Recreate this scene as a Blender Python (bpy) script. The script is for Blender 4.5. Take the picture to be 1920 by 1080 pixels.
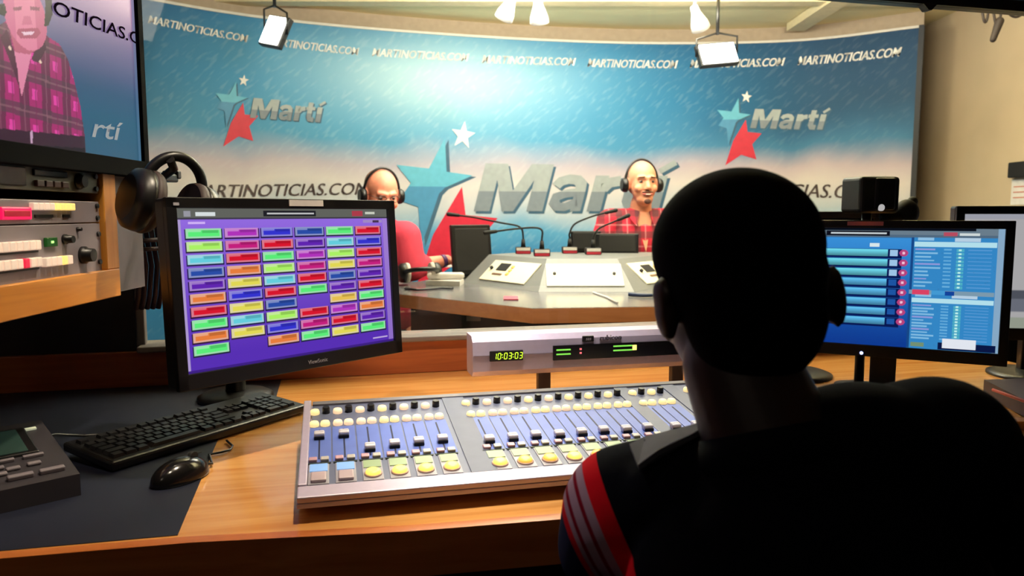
import bpy, bmesh, math, random
import numpy as np
from mathutils import Vector, Matrix, Euler
random.seed(7)
for o in list(bpy.data.objects): bpy.data.objects.remove(o)
SC = bpy.context.scene
COL = SC.collection
PI = math.pi
R_ = math.radians

# ---------------------------------------------------------------- camera, world, lights, exposure
PITCH = math.atan(0.1)
cam = bpy.data.cameras.new('camera'); camo = bpy.data.objects.new('camera', cam); COL.objects.link(camo)
camo.location = (0, 0, 1.22); camo.rotation_euler = (PI/2 - PITCH, 0, 0)
cam.sensor_width = 36; cam.lens = 1400/1920*36; cam.clip_start = 0.02
cam.dof.use_dof = True; cam.dof.focus_distance = 1.55; cam.dof.aperture_fstop = 5.6
SC.camera = camo
SC.view_settings.view_transform = 'Standard'; SC.view_settings.look = 'None'
SC.view_settings.exposure = 0.0; SC.view_settings.gamma = 1.0; SC.view_settings.use_curve_mapping = False
W = bpy.data.worlds.new('world'); SC.world = W; W.use_nodes = True
W.node_tree.nodes['Background'].inputs[0].default_value = (0.5, 0.55, 0.7, 1)
W.node_tree.nodes['Background'].inputs[1].default_value = 0.0

def light(name, kind, loc, target, power, color, size=0.3, size_y=None, spot=60, blend=0.5):
    l = bpy.data.lights.new(name, kind); l.energy = power; l.color = color
    if kind == 'AREA':
        l.size = size
        if size_y: l.shape = 'RECTANGLE'; l.size_y = size_y
    elif kind == 'POINT': l.shadow_soft_size = size
    elif kind == 'SPOT':
        l.spot_size = R_(spot); l.spot_blend = blend; l.shadow_soft_size = size
    o = bpy.data.objects.new(name, l); COL.objects.link(o); o.location = loc
    o.rotation_euler = (Vector(target) - Vector(loc)).to_track_quat('-Z', 'Y').to_euler()
    return o
# studio: soft box on the ceiling, spots washing the backdrop, front light on the hosts
light('studio_softbox', 'AREA', (0.2, 3.6, 2.42), (0.2, 3.6, 0), 32, (.94, .97, 1), 1.6, 0.9)
light('window_head_fill', 'AREA', (0.75, 2.95, 2.16), (0.75, 3.08, 2.6), 100, (1, .95, .82), 2.6, 0.12)  # added fill out of view above the window head, brightens the ceiling
light('backdrop_wash', 'SPOT', (-0.1, 3.3, 2.36), (-0.35, 4.95, 2.05), 8, (.86, .95, 1), 0.08, spot=58, blend=1.0)
light('backdrop_wash', 'SPOT', (0.5, 3.3, 2.36), (0.45, 5.1, 1.40), 40, (.97, .97, 1), 0.08, spot=80, blend=1.0)
light('host_key_light', 'SPOT', (0.35, 2.5, 2.35), (0.68, 3.9, 1.3), 50, (1, .9, .8), 0.06, spot=26, blend=0.6)
light('host_key_light', 'SPOT', (-0.1, 2.6, 2.35), (-0.6, 3.6, 1.25), 85, (1, .9, .8), 0.06, spot=26, blend=0.6)
light('table_light', 'SPOT', (0.3, 2.75, 2.36), (0.25, 3.15, 0.95), 70, (1, .92, .8), 0.06, spot=42, blend=0.8)
light('side_wall_fill', 'AREA', (1.5, 3.3, 2.3), (2.8, 4.5, 1.3), 14, (1, .86, .66), 0.5)  # added fill without a fixture, brightens the beige side wall
light('control_room_spot', 'SPOT', (-.35, 1.15, 2.35), (0.05, 2.3, .84), 85, (1, .86, .74), 0.04, spot=42, blend=0.7)
light('sleeve_fill_spot', 'SPOT', (-.72, 1.15, 2.35), (.06, .86, .88), 30, (1, .9, .86), 0.04, spot=12, blend=0.8)  # added narrow spot, brightens the striped sleeve
light('rear_fill_light', 'AREA', (-1.0, -.5, 2.4), (-.4, 1.1, .7), 2.2, (1, .86, .7), 0.5)  # added weak fill behind the camera for the desk's front edge
# control room: two narrow ceiling downlights over the desk
light('desk_downlight', 'SPOT', (-0.12, 1.36, 2.35), (-0.42, 1.36, 0.76), 85, (1, .84, .62), 0.04, spot=46, blend=0.6)
light('console_downlight', 'SPOT', (0.15, 1.52, 2.35), (0.14, 1.42, 0.8), 76, (1, .93, .88), 0.04, spot=38, blend=0.6)
light('rack_downlight', 'SPOT', (-0.3, 0.85, 2.35), (-0.79, 1.22, 1.02), 30, (1, .82, .6), 0.05, spot=27, blend=0.5)

# ---------------------------------------------------------------- measuring helpers
A = R_(13.7)
def D(u, v, z=0.0):                       # desk frame -> world
    return Vector((math.cos(A)*u - math.sin(A)*v, math.sin(A)*u + math.cos(A)*v, z))
CP = np.array([0, 0, 1.22]); FW = np.array([0, math.cos(PITCH), -math.sin(PITCH)]); UP = np.array([0, math.sin(PITCH), math.cos(PITCH)])
def sight(x, y): return FW + np.array([1., 0, 0])*(x-960)/1400. - UP*(y-540)/1400.
def at(x, y, Y): d = sight(x, y); return Vector(CP + d*Y/d[1])
def atz(x, y, z): d = sight(x, y); return Vector(CP + d*(z-1.22)/d[2])

# ---------------------------------------------------------------- materials
MATS = {}
def srgb(c):
    return tuple(((x/255.)/12.92 if x <= 10 else (((x/255.)+.055)/1.055)**2.4) for x in c)
def mat(name, rgb, rough=0.5, metal=0.0, emit=None, strength=0.0, vary=0.06, scale=30, spec=0.5, coat=0.0, bump=0.0):
    if name in MATS: return MATS[name]
    m = bpy.data.materials.new(name); m.use_nodes = True; nt = m.node_tree
    b = nt.nodes['Principled BSDF']; c = srgb(rgb)
    b.inputs['Roughness'].default_value = rough; b.inputs['Metallic'].default_value = metal
    b.inputs['Specular IOR Level'].default_value = spec; b.inputs['Coat Weight'].default_value = coat
    tc = nt.nodes.new('ShaderNodeTexCoord'); n = nt.nodes.new('ShaderNodeTexNoise'); n.inputs['Scale'].default_value = scale
    nt.links.new(tc.outputs['Object'], n.inputs['Vector'])
    r = nt.nodes.new('ShaderNodeValToRGB')
    r.color_ramp.elements[0].position = .3; r.color_ramp.elements[1].position = .7
    r.color_ramp.elements[0].color = (*[x*(1-vary) for x in c], 1); r.color_ramp.elements[1].color = (*[min(1, x*(1+vary)) for x in c], 1)
    nt.links.new(n.outputs['Fac'], r.inputs['Fac']); nt.links.new(r.outputs['Color'], b.inputs['Base Color'])
    if emit:
        b.inputs['Emission Color'].default_value = (*srgb(emit), 1); b.inputs['Emission Strength'].default_value = strength
    if bump:
        bp = nt.nodes.new('ShaderNodeBump'); bp.inputs['Strength'].default_value = bump; bp.inputs['Distance'].default_value = .002
        nt.links.new(n.outputs['Fac'], bp.inputs['Height']); nt.links.new(bp.outputs['Normal'], b.inputs['Normal'])
    MATS[name] = m; return m

def wood(name, c1, c2, rough=0.3, axis=0, coat=0.3, scale=1.0):
    m = bpy.data.materials.new(name); m.use_nodes = True; nt = m.node_tree; b = nt.nodes['Principled BSDF']
    tc = nt.nodes.new('ShaderNodeTexCoord'); mp = nt.nodes.new('ShaderNodeMapping')
    s = [26*scale]*3; s[axis] = 1.6*scale; mp.inputs['Scale'].default_value = s
    n = nt.nodes.new('ShaderNodeTexNoise'); n.inputs['Scale'].default_value = 1.6; n.inputs['Detail'].default_value = 5; n.inputs['Distortion'].default_value = .8
    r = nt.nodes.new('ShaderNodeValToRGB'); r.color_ramp.elements[0].position = .32; r.color_ramp.elements[1].position = .68
    r.color_ramp.elements[0].color = (*srgb(c1), 1); r.color_ramp.elements[1].color = (*srgb(c2), 1)
    nt.links.new(tc.outputs['Object'], mp.inputs['Vector']); nt.links.new(mp.outputs['Vector'], n.inputs['Vector'])
    nt.links.new(n.outputs['Fac'], r.inputs['Fac']); nt.links.new(r.outputs['Color'], b.inputs['Base Color'])
    b.inputs['Roughness'].default_value = rough; b.inputs['Coat Weight'].default_value = coat; b.inputs['Coat Roughness'].default_value = .12
    MATS[name] = m; return m

def attr_emit(name, strength=1.0, rough=.25):
    m = bpy.data.materials.new(name); m.use_nodes = True; nt = m.node_tree; b = nt.nodes['Principled BSDF']
    a = nt.nodes.new('ShaderNodeAttribute'); a.attribute_name = 'picture'
    b.inputs['Base Color'].default_value = (.004, .004, .005, 1); b.inputs['Roughness'].default_value = rough; b.inputs['Specular IOR Level'].default_value = .12
    nt.links.new(a.outputs['Color'], b.inputs['Emission Color']); b.inputs['Emission Strength'].default_value = strength
    return m

BLK = mat('black_plastic', (16, 15, 16), .38, vary=.1)
BLKM = mat('black_matte', (14, 13, 14), .7)
DRUB = mat('dark_rubber', (20, 20, 22), .8)
GREYP = mat('grey_plastic', (96, 92, 96), .5)
SILV = mat('silver_paint', (196, 184, 204), .42, .25, scale=80, vary=.03)
STEEL = mat('brushed_steel', (170, 165, 168), .3, .9)
WHITEP = mat('white_plastic', (225, 220, 215), .45)
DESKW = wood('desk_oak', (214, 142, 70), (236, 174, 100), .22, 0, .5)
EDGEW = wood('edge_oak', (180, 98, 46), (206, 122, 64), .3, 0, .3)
RACKW = wood('rack_oak', (205, 130, 48), (232, 158, 66), .4, 0, .1)
TABW = wood('studio_table_oak', (212, 130, 72), (226, 146, 86), .4, 0, .1)

# ---------------------------------------------------------------- mesh builder
class MB:
    def __init__(s): s.bm = bmesh.new()
    def _xf(s, vs, M):
        if M is not None: bmesh.ops.transform(s.bm, matrix=M, verts=vs)
    def box(s, c, d, M=None, bev=0.0, mi=0, seg=2):
        r = bmesh.ops.create_cube(s.bm, size=1); vs = r['verts']
        bmesh.ops.scale(s.bm, vec=d, verts=vs); bmesh.ops.translate(s.bm, vec=c, verts=vs)
        fs = list({f for v in vs for f in v.link_faces})
        for f in fs: f.material_index = mi
        if bev > 0:
            es = list({e for v in vs for e in v.link_edges})
            rr = bmesh.ops.bevel(s.bm, geom=es, offset=bev, segments=seg, affect='EDGES', profile=.5)
            vs = list({v for f in rr['faces'] for v in f.verts} | {v for v in vs if v.is_valid})
            for f in rr['faces']: f.material_index = mi
        s._xf(vs, M); return s
    def cyl(s, p0, p1, r0, r1=None, seg=20, mi=0):
        r1 = r0 if r1 is None else r1
        p0 = Vector(p0); p1 = Vector(p1); d = p1-p0; q = d.to_track_quat('Z', 'Y').to_matrix()
        a = [s.bm.verts.new(p0 + q @ Vector((math.cos(t)*r0, math.sin(t)*r0, 0))) for t in [2*PI*i/seg for i in range(seg)]]
        b = [s.bm.verts.new(p1 + q @ Vector((math.cos(t)*r1, math.sin(t)*r1, 0))) for t in [2*PI*i/seg for i in range(seg)]]
        for i in range(seg):
            f = s.bm.faces.new((a[i], a[(i+1) % seg], b[(i+1) % seg], b[i])); f.smooth = True; f.material_index = mi
        f = s.bm.faces.new(a[::-1]); f.material_index = mi
        f = s.bm.faces.new(b); f.material_index = mi
        return s
    def lathe(s, prof, c=(0, 0, 0), seg=28, M=None, mi=0):     # prof [(r,z)...] capped
        rings = []; allv = []
        for r, z in prof:
            ring = [s.bm.verts.new((c[0]+math.cos(2*PI*i/seg)*r, c[1]+math.sin(2*PI*i/seg)*r, c[2]+z)) for i in range(seg)]
            rings.append(ring); allv += ring
        for a, b in zip(rings, rings[1:]):
            for i in range(seg):
                f = s.bm.faces.new((a[i], a[(i+1) % seg], b[(i+1) % seg], b[i])); f.smooth = True; f.material_index = mi
        f = s.bm.faces.new(rings[0][::-1]); f.material_index = mi
        f = s.bm.faces.new(rings[-1]); f.material_index = mi
        s._xf(allv, M); return s
    def tube(s, pts, r, seg=10, mi=0, rs=None, closed=False):
        pts = [Vector(p) for p in pts]; rings = []; n = len(pts); up = Vector((0, 0, 1))
        prev = None
        for i, p in enumerate(pts):
            t = (pts[min(i+1, n-1)] - pts[max(i-1, 0)]).normalized()
            if prev is None:
                x = t.cross(up)
                if x.length < .1: x = t.cross(Vector((1, 0, 0)))
            else: x = prev - t*prev.dot(t)
            x.normalize(); prev = x; y = t.cross(x)
            rr = rs[i] if rs else r
            rings.append([s.bm.verts.new(p + (x*math.cos(2*PI*k/seg) + y*math.sin(2*PI*k/seg))*rr) for k in range(seg)])
        for a, b in zip(rings, rings[1:]):
            for i in range(seg):
                f = s.bm.faces.new((a[i], a[(i+1) % seg], b[(i+1) % seg], b[i])); f.smooth = True; f.material_index = mi
        f = s.bm.faces.new(rings[0][::-1]); f.material_index = mi
        f = s.bm.faces.new(rings[-1]); f.material_index = mi
        return s
    def ell(s, c, r, M=None, u=24, v=14, mi=0):
        rr = bmesh.ops.create_uvsphere(s.bm, u_segments=u, v_segments=v, radius=1); vs = rr['verts']
        bmesh.ops.scale(s.bm, vec=r, verts=vs)
        if M is not None: bmesh.ops.transform(s.bm, matrix=M, verts=vs)
        bmesh.ops.translate(s.bm, vec=c, verts=vs)
        for f in {f for w in vs for f in w.link_faces}: f.smooth = True; f.material_index = mi
        return s
    def cap(s, p0, r0, p1, r1, seg=20):           # tapered capsule
        p0 = Vector(p0); p1 = Vector(p1)
        L = (p1-p0).length; n = 5; pts = []; rs = []
        d = (p1-p0)/max(L, 1e-6)
        for i in range(1, n+1):
            t = PI/2*(i/n); pts.append(p0 - d*r0*math.cos(t)); rs.append(r0*math.sin(t))
        for i in range(1, 4): pts.append(p0.lerp(p1, i/4)); rs.append(r0+(r1-r0)*i/4)
        for i in range(n, 0, -1):
            t = PI/2*(i/n); pts.append(p1 + d*r1*math.cos(t)); rs.append(r1*math.sin(t))
        return s.tube(pts, 0, seg, rs=rs)
    def prism(s, poly, z0, z1, M=None, mi=0, bev=0):     # poly xy, extruded in z
        a = [s.bm.verts.new((x, y, z0)) for x, y in poly]; b = [s.bm.verts.new((x, y, z1)) for x, y in poly]; n = len(poly)
        fs = [s.bm.faces.new(a[::-1]), s.bm.faces.new(b)]
        for i in range(n): fs.append(s.bm.faces.new((a[i], a[(i+1) % n], b[(i+1) % n], b[i])))
        for f in fs: f.material_index = mi
        s._xf(a+b, M); return s
    def quad(s, ps, mi=0):
        f = s.bm.faces.new([s.bm.verts.new(p) for p in ps]); f.material_index = mi; return s
    def build(s, name, m, parent=None, smooth=None):
        bmesh.ops.recalc_face_normals(s.bm, faces=s.bm.faces)
        me = bpy.data.meshes.new(name); s.bm.to_mesh(me); s.bm.free()
        for x in (m if isinstance(m, (list, tuple)) else [m]): me.materials.append(x)
        o = bpy.data.objects.new(name, me); COL.objects.link(o)
        if parent: o.parent = parent
        return o

def tag(o, label=None, cat=None, group=None, kind=None):
    if label: o['label'] = label
    if cat: o['category'] = cat
    if group: o['group'] = group
    if kind: o['kind'] = kind
    return o
def thing(name, label, cat, loc=(0, 0, 0), rotz=0.0, group=None, rot=None):
    o = bpy.data.objects.new(name, None); COL.objects.link(o); o.empty_display_size = .05
    o.location = loc; o.rotation_euler = rot if rot else (0, 0, rotz)
    return tag(o, label, cat, group)
def struct(name, mb, m): return tag(mb.build(name, m), kind='structure')
def copy_tree(o, parent=None):
    c = o.copy(); COL.objects.link(c); c.parent = parent
    for ch in [x for x in o.children]: copy_tree(ch, c)
    return c
def text_bm(txt, size=1.0, shear=0.0, bold=0.0, extrude=0.0, align='LEFT'):
    cu = bpy.data.curves.new('t', 'FONT'); cu.body = txt; cu.size = size; cu.shear = shear; cu.offset = bold; cu.extrude = extrude
    cu.align_x = align; cu.resolution_u = 3
    ob = bpy.data.objects.new('t', cu); COL.objects.link(ob)
    dg = bpy.context.evaluated_depsgraph_get(); me = bpy.data.meshes.new_from_object(ob.evaluated_get(dg))
    bm = bmesh.new(); bm.from_mesh(me); bpy.data.objects.remove(ob); bpy.data.meshes.remove(me); bpy.data.curves.remove(cu)
    return bm
def text_obj(name, txt, M, size, m, parent, shear=0, bold=0, extrude=.0004, align='CENTER'):
    mb = MB(); mb.bm.free(); mb.bm = text_bm(txt, size, shear, bold, extrude, align)
    bmesh.ops.transform(mb.bm, matrix=M, verts=mb.bm.verts)
    return mb.build(name, m, parent)
FRONT = Matrix.Rotation(PI/2, 4, 'X')          # text upright, reading from -y side
def fuse(name, mb, voxel, m, parent=None, smooth=6, faces=None):
    """closed overlapping solids -> one continuous smooth surface"""
    o = mb.build(name, m if isinstance(m, (list, tuple)) else [m])
    r = o.modifiers.new('r', 'REMESH'); r.mode = 'VOXEL'; r.voxel_size = voxel; r.use_smooth_shade = True
    sm = o.modifiers.new('s', 'SMOOTH'); sm.factor = .5; sm.iterations = smooth
    dg = bpy.context.evaluated_depsgraph_get(); me = bpy.data.meshes.new_from_object(o.evaluated_get(dg))
    old = o.data; o.modifiers.clear(); o.data = me; bpy.data.meshes.remove(old); me.name = name
    me.materials.clear()
    for x in (m if isinstance(m, (list, tuple)) else [m]): me.materials.append(x)
    if faces:
        for p in me.polygons: p.material_index = faces(p.center)
    for p in me.polygons: p.use_smooth = True
    if parent: o.parent = parent
    return o
def picture(name, w, h, nx, ny, fn, m, parent, M=None):
    """a flat lit picture of w x h metres (local x right, z up, facing -y); fn(X,Y)->rgb with X,Y in 0..1, Y down"""
    xs = np.linspace(0, 1, nx); ys = np.linspace(0, 1, ny); X, Y = np.meshgrid(xs, ys)
    rgb = fn(X, Y); rgb = np.clip(rgb, 0, 255)/255.; lin = np.where(rgb <= .04, rgb/12.92, ((rgb+.055)/1.055)**2.4)
    co = np.stack([(X-.5)*w, 0*X, (.5-Y)*h], -1).reshape(-1, 3)
    me = bpy.data.meshes.new(name)
    idx = np.arange(nx*ny).reshape(ny, nx)
    q = np.stack([idx[1:, :-1], idx[1:, 1:], idx[:-1, 1:], idx[:-1, :-1]], -1).reshape(-1, 4)
    me.from_pydata(co.tolist(), [], q.tolist()); me.update()
    at_ = me.color_attributes.new('picture', 'FLOAT_COLOR', 'POINT')
    at_.data.foreach_set('color', np.concatenate([lin.reshape(-1, 3), np.ones((nx*ny, 1))], 1).astype(np.float32).ravel())
    me.materials.append(m); o = bpy.data.objects.new(name, me); COL.objects.link(o)
    if M is not None: o.data.transform(M)
    if parent: o.parent = parent
    return o

# ---------------------------------------------------------------- curved backdrop geometry
_P = [(-2.75, 3.1), (-2.42, 3.66), (-1.996, 4.186), (-1.521, 4.573), (-.879, 4.87), (.143, 5.163), (1.063, 5.274), (1.955, 5.18), (2.565, 4.802)]
def _catmull(P, n=14):
    out = []
    Q = [2*np.array(P[0])-np.array(P[1])] + [np.array(p) for p in P] + [2*np.array(P[-1])-np.array(P[-2])]
    for i in range(1, len(Q)-2):
        for k in range(n):
            t = k/n; a, b, c, d = Q[i-1], Q[i], Q[i+1], Q[i+2]
            out.append(.5*((2*b)+(-a+c)*t+(2*a-5*b+4*c-d)*t*t+(-a+3*b-3*c+d)*t**3))
    out.append(Q[-2]); return np.array(out)
WC = _catmull(_P); WS = np.concatenate([[0], np.cumsum(np.hypot(*(WC[1:]-WC[:-1]).T))]); WL = WS[-1]
def wall_pt(s, off=0.0):
    i = int(np.clip(np.searchsorted(WS, s)-1, 0, len(WC)-2)); t = (s-WS[i])/(WS[i+1]-WS[i])
    p = WC[i]*(1-t)+WC[i+1]*t
    def tg(j): j = int(np.clip(j, 1, len(WC)-2)); d = WC[j+1]-WC[j-1]; return d/np.hypot(*d)
    d = tg(i)*(1-t)+tg(i+1)*t; d /= np.hypot(*d)
    n = np.array([d[1], -d[0]])         # towards the room
    return p + n*off
def wall_hit(x, y):
    d = sight(x, y)
    for i in range(len(WC)-1):
        a, b = WC[i], WC[i+1]; e = b-a
        den = d[0]*e[1]-d[1]*e[0]
        if abs(den) < 1e-9: continue
        k = (a[0]*e[1]-a[1]*e[0])/den; t = (a[0]*d[1]-a[1]*d[0])/den
        if 0 <= t <= 1 and k > 0: return WS[i]+t*(WS[i+1]-WS[i]), 1.22+k*d[2]
    return None
def wall_sheet(off0, off1, z0, z1, s0=0, s1=None, n=110):
    s1 = WL if s1 is None else s1; mb = MB(); bm = mb.bm; uvl = bm.loops.layers.uv.new('UVMap'); rows = []
    for i in range(n+1):
        s = s0+(s1-s0)*i/n; a = wall_pt(s, off0); b = wall_pt(s, off1)
        rows.append([bm.verts.new((*a, z0)), bm.verts.new((*a, z1)), bm.verts.new((*b, z1)), bm.verts.new((*b, z0))])
    def f(vs, sv):
        fc = bm.faces.new(vs); fc.smooth = False
        for l in fc.loops: l[uvl].uv = (sv[l.vert], l.vert.co.z)
    for i in range(n):
        a, b = rows[i], rows[i+1]; sv = {**{v: s0+(s1-s0)*i/n for v in a}, **{v: s0+(s1-s0)*(i+1)/n for v in b}}
        for k in range(4): f((a[k], b[k], b[(k+1) % 4], a[(k+1) % 4]), sv)
    for r, i in ((rows[0], 0), (rows[-1], n)): f(r, {v: s0+(s1-s0)*i/n for v in r})
    return mb

def backdrop_print():
    m = bpy.data.materials.new('backdrop_print'); m.use_nodes = True; nt = m.node_tree; b = nt.nodes['Principled BSDF']; N = nt.nodes.new; L = nt.links.new
    uv = N('ShaderNodeUVMap'); uv.uv_map = 'UVMap'; sp = N('ShaderNodeSeparateXYZ'); L(uv.outputs[0], sp.inputs[0])
    # soft cloudy edge to the colour bands
    n1 = N('ShaderNodeTexNoise'); n1.inputs['Scale'].default_value = 1.3; n1.inputs['Detail'].default_value = 3; L(uv.outputs[0], n1.inputs['Vector'])
    def math_(op, a, b_=None, c=None):
        x = N('ShaderNodeMath'); x.operation = op
        for i, v in enumerate((a, b_, c)):
            if v is None: continue
            if isinstance(v, (int, float)): x.inputs[i].default_value = v
            else: L(v, x.inputs[i])
        return x.outputs[0]
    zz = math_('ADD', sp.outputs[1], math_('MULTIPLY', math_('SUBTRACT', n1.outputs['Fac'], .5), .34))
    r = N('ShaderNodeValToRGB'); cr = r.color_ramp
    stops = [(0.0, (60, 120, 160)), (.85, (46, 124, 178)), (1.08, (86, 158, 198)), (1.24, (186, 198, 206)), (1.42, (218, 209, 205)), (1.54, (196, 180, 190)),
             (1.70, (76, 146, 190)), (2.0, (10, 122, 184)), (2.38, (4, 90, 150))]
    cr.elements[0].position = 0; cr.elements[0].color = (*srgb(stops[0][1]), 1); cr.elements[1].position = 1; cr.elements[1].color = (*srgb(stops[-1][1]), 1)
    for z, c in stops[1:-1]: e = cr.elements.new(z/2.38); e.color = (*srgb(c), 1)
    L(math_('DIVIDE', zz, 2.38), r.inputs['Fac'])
    # pale burst left of centre: sky print plus lamp glow put into its colour
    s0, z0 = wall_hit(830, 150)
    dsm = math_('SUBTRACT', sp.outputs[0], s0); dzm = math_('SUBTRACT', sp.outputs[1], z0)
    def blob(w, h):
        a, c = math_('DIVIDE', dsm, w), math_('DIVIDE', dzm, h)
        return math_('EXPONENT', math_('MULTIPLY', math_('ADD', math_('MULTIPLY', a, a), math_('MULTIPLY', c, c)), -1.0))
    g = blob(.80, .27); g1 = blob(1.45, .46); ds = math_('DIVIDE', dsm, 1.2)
    def mixc(fac, a, col):
        x = N('ShaderNodeMix'); x.data_type = 'RGBA'; L(fac, x.inputs[0]); L(a, x.inputs[6]); x.inputs[7].default_value = (*srgb(col), 1); return x.outputs[2]
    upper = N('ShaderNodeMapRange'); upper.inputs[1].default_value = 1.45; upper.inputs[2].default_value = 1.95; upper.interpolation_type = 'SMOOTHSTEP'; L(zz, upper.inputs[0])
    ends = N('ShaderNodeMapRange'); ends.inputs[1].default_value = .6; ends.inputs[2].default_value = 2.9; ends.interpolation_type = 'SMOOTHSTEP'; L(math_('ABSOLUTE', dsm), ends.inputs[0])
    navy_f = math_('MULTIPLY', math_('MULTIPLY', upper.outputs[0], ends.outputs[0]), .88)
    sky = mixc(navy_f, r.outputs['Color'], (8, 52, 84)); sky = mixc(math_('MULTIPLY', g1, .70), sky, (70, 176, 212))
    # faint slanted dashes streaming out of the burst
    m0 = N('ShaderNodeMapping'); m0.inputs['Rotation'].default_value = (0, 0, R_(-42)); L(uv.outputs[0], m0.inputs[0])
    mp = N('ShaderNodeMapping'); mp.inputs['Scale'].default_value = (9, 30, 1); L(m0.outputs[0], mp.inputs[0])
    v = N('ShaderNodeTexNoise'); v.inputs['Scale'].default_value = 1.4; v.inputs['Detail'].default_value = 1; L(mp.outputs[0], v.inputs['Vector'])
    rr = N('ShaderNodeValToRGB'); rr.color_ramp.elements[0].position = .54; rr.color_ramp.elements[1].position = .68; L(v.outputs['Fac'], rr.inputs['Fac'])
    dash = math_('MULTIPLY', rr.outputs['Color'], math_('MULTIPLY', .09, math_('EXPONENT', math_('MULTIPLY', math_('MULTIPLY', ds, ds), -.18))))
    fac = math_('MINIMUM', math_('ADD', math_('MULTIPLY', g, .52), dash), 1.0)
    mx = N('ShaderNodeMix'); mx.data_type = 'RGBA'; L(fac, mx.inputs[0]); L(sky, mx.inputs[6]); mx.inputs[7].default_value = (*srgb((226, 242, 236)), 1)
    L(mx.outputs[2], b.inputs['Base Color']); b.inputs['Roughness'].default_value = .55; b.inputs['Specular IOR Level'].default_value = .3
    return m
BD = thing('curved_backdrop', 'tall curved blue and white printed backdrop wrapping behind the studio table', 'backdrop', (0, 0, 0))
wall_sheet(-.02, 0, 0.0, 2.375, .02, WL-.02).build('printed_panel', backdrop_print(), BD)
wall_sheet(-.022, .008, 2.375, 2.39, .02, WL-.02).build('top_trim', mat('pale_trim', (215, 210, 200), .5), BD)
tag(BD.children[-1], 'thin pale metal top trim')
def end_strip(name, s, m):
    a = wall_pt(s, .012); b = wall_pt(s, -.05); d = wall_pt(s-.02, 0)-wall_pt(s, 0); d = d/np.hypot(*d)*.03
    mb = MB(); mb.prism([tuple(a), tuple(b), tuple(b-d), tuple(a-d)], 0, 2.39); return mb.build(name, m, BD)
end_strip('edge_post', WL-.02, mat('dark_edge', (40, 42, 48), .6))

def on_wall(bm, off, thick, mats, name, parent, zsplit=None):
    """bm lies flat with x=s, y=z (wall metres): cut in strips, bend to the backdrop, give it a little thickness"""
    xs = [v.co.x for v in bm.verts]; x0, x1 = min(xs), max(xs)
    n = int((x1-x0)/.06)
    for k in range(1, n+1):
        bmesh.ops.bisect_plane(bm, geom=bm.verts[:]+bm.edges[:]+bm.faces[:], plane_co=(x0+k*(x1-x0)/(n+1), 0, 0), plane_no=(1, 0, 0))
    if zsplit is not None:
        for k in range(len(zsplit)):
            bmesh.ops.bisect_plane(bm, geom=bm.verts[:]+bm.edges[:]+bm.faces[:], plane_co=zsplit[k][0], plane_no=zsplit[k][1])
        for f in bm.faces:
            c = f.calc_center_median(); f.material_index = sum(1 for co, no in zsplit if (c-Vector(co)).dot(Vector(no)) < 0)
    for v in bm.verts:
        p = wall_pt(v.co.x, off); v.co = (p[0], p[1], v.co.y)
    me = bpy.data.meshes.new(name); bmesh.ops.recalc_face_normals(bm, faces=bm.faces)
    bm.to_mesh(me); bm.free()
    for m in mats: me.materials.append(m)
    o = bpy.data.objects.new(name, me); COL.objects.link(o); o.parent = parent
    return o
def place_text(bm, p0, p1, cap, capref):
    """baseline from wall point p0 to p1 (s,z); glyph cap height -> cap metres"""
    xs = [v.co.x for v in bm.verts]; x0, x1 = min(xs), max(xs)
    L = p1[0]-p0[0]; dz = p1[1]-p0[1]
    for v in bm.verts:
        t = (v.co.x-x0)/(x1-x0); v.co = Vector((p0[0]+t*L, p0[1]+t*dz+v.co.y/capref*cap, 0))
    return bm
CAPREF = .71
def bolder(bm, dx):
    d = bmesh.ops.duplicate(bm, geom=bm.verts[:]+bm.edges[:]+bm.faces[:]); bmesh.ops.translate(bm, vec=(dx, 0, 0), verts=[g for g in d['geom'] if isinstance(g, bmesh.types.BMVert)]); return bm
ink_white = mat('print_white', (240, 238, 232), .5); ink_dark = mat('print_dark_brown', (74, 58, 56), .5)
small = [((277, 43), (466, 80), 15), ((503, 84), (674, 104), 15), ((697, 105), (880, 115), 15), ((903, 118), (1080, 123), 15),
         ((1101, 125), (1271, 128), 15), ((1293, 127), (1472, 123), 15), ((1495, 122), (1691, 105), 16)]
for a, b, h in small:
    pa, pb = wall_hit(*a), wall_hit(*b); pt = wall_hit(a[0], a[1]-h)
    on_wall(place_text(bolder(text_bm('MARTINOTICIAS.COM', 1, .32, .012), .035), pa, pb, pt[1]-pa[1], CAPREF), .004, 0, [ink_white], 'website_lettering', BD)
for a, b, h in [((352, 371), (692, 364), 25), ((1300, 366), (1650, 372), 25)]:
    pa, pb = wall_hit(*a), wall_hit(*b); pt = wall_hit(a[0], a[1]-h)
    on_wall(place_text(bolder(text_bm('MARTINOTICIAS.COM', 1, .28, .0), .03), pa, pb, pt[1]-pa[1], CAPREF), .004, 0, [ink_dark], 'dark_website_lettering', BD)

ink_cyan = mat('print_cyan', (92, 178, 206), .5); ink_cyan2 = mat('print_cyan_deep', (66, 140, 184), .5)
ink_red = mat('print_red', (206, 26, 58), .5); ink_silver = mat('print_silver', (160, 170, 172), .5); ink_grey = mat('print_slate', (122, 134, 144), .5)
ink_shadow = mat('print_shadow', (52, 92, 118), .6)
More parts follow.
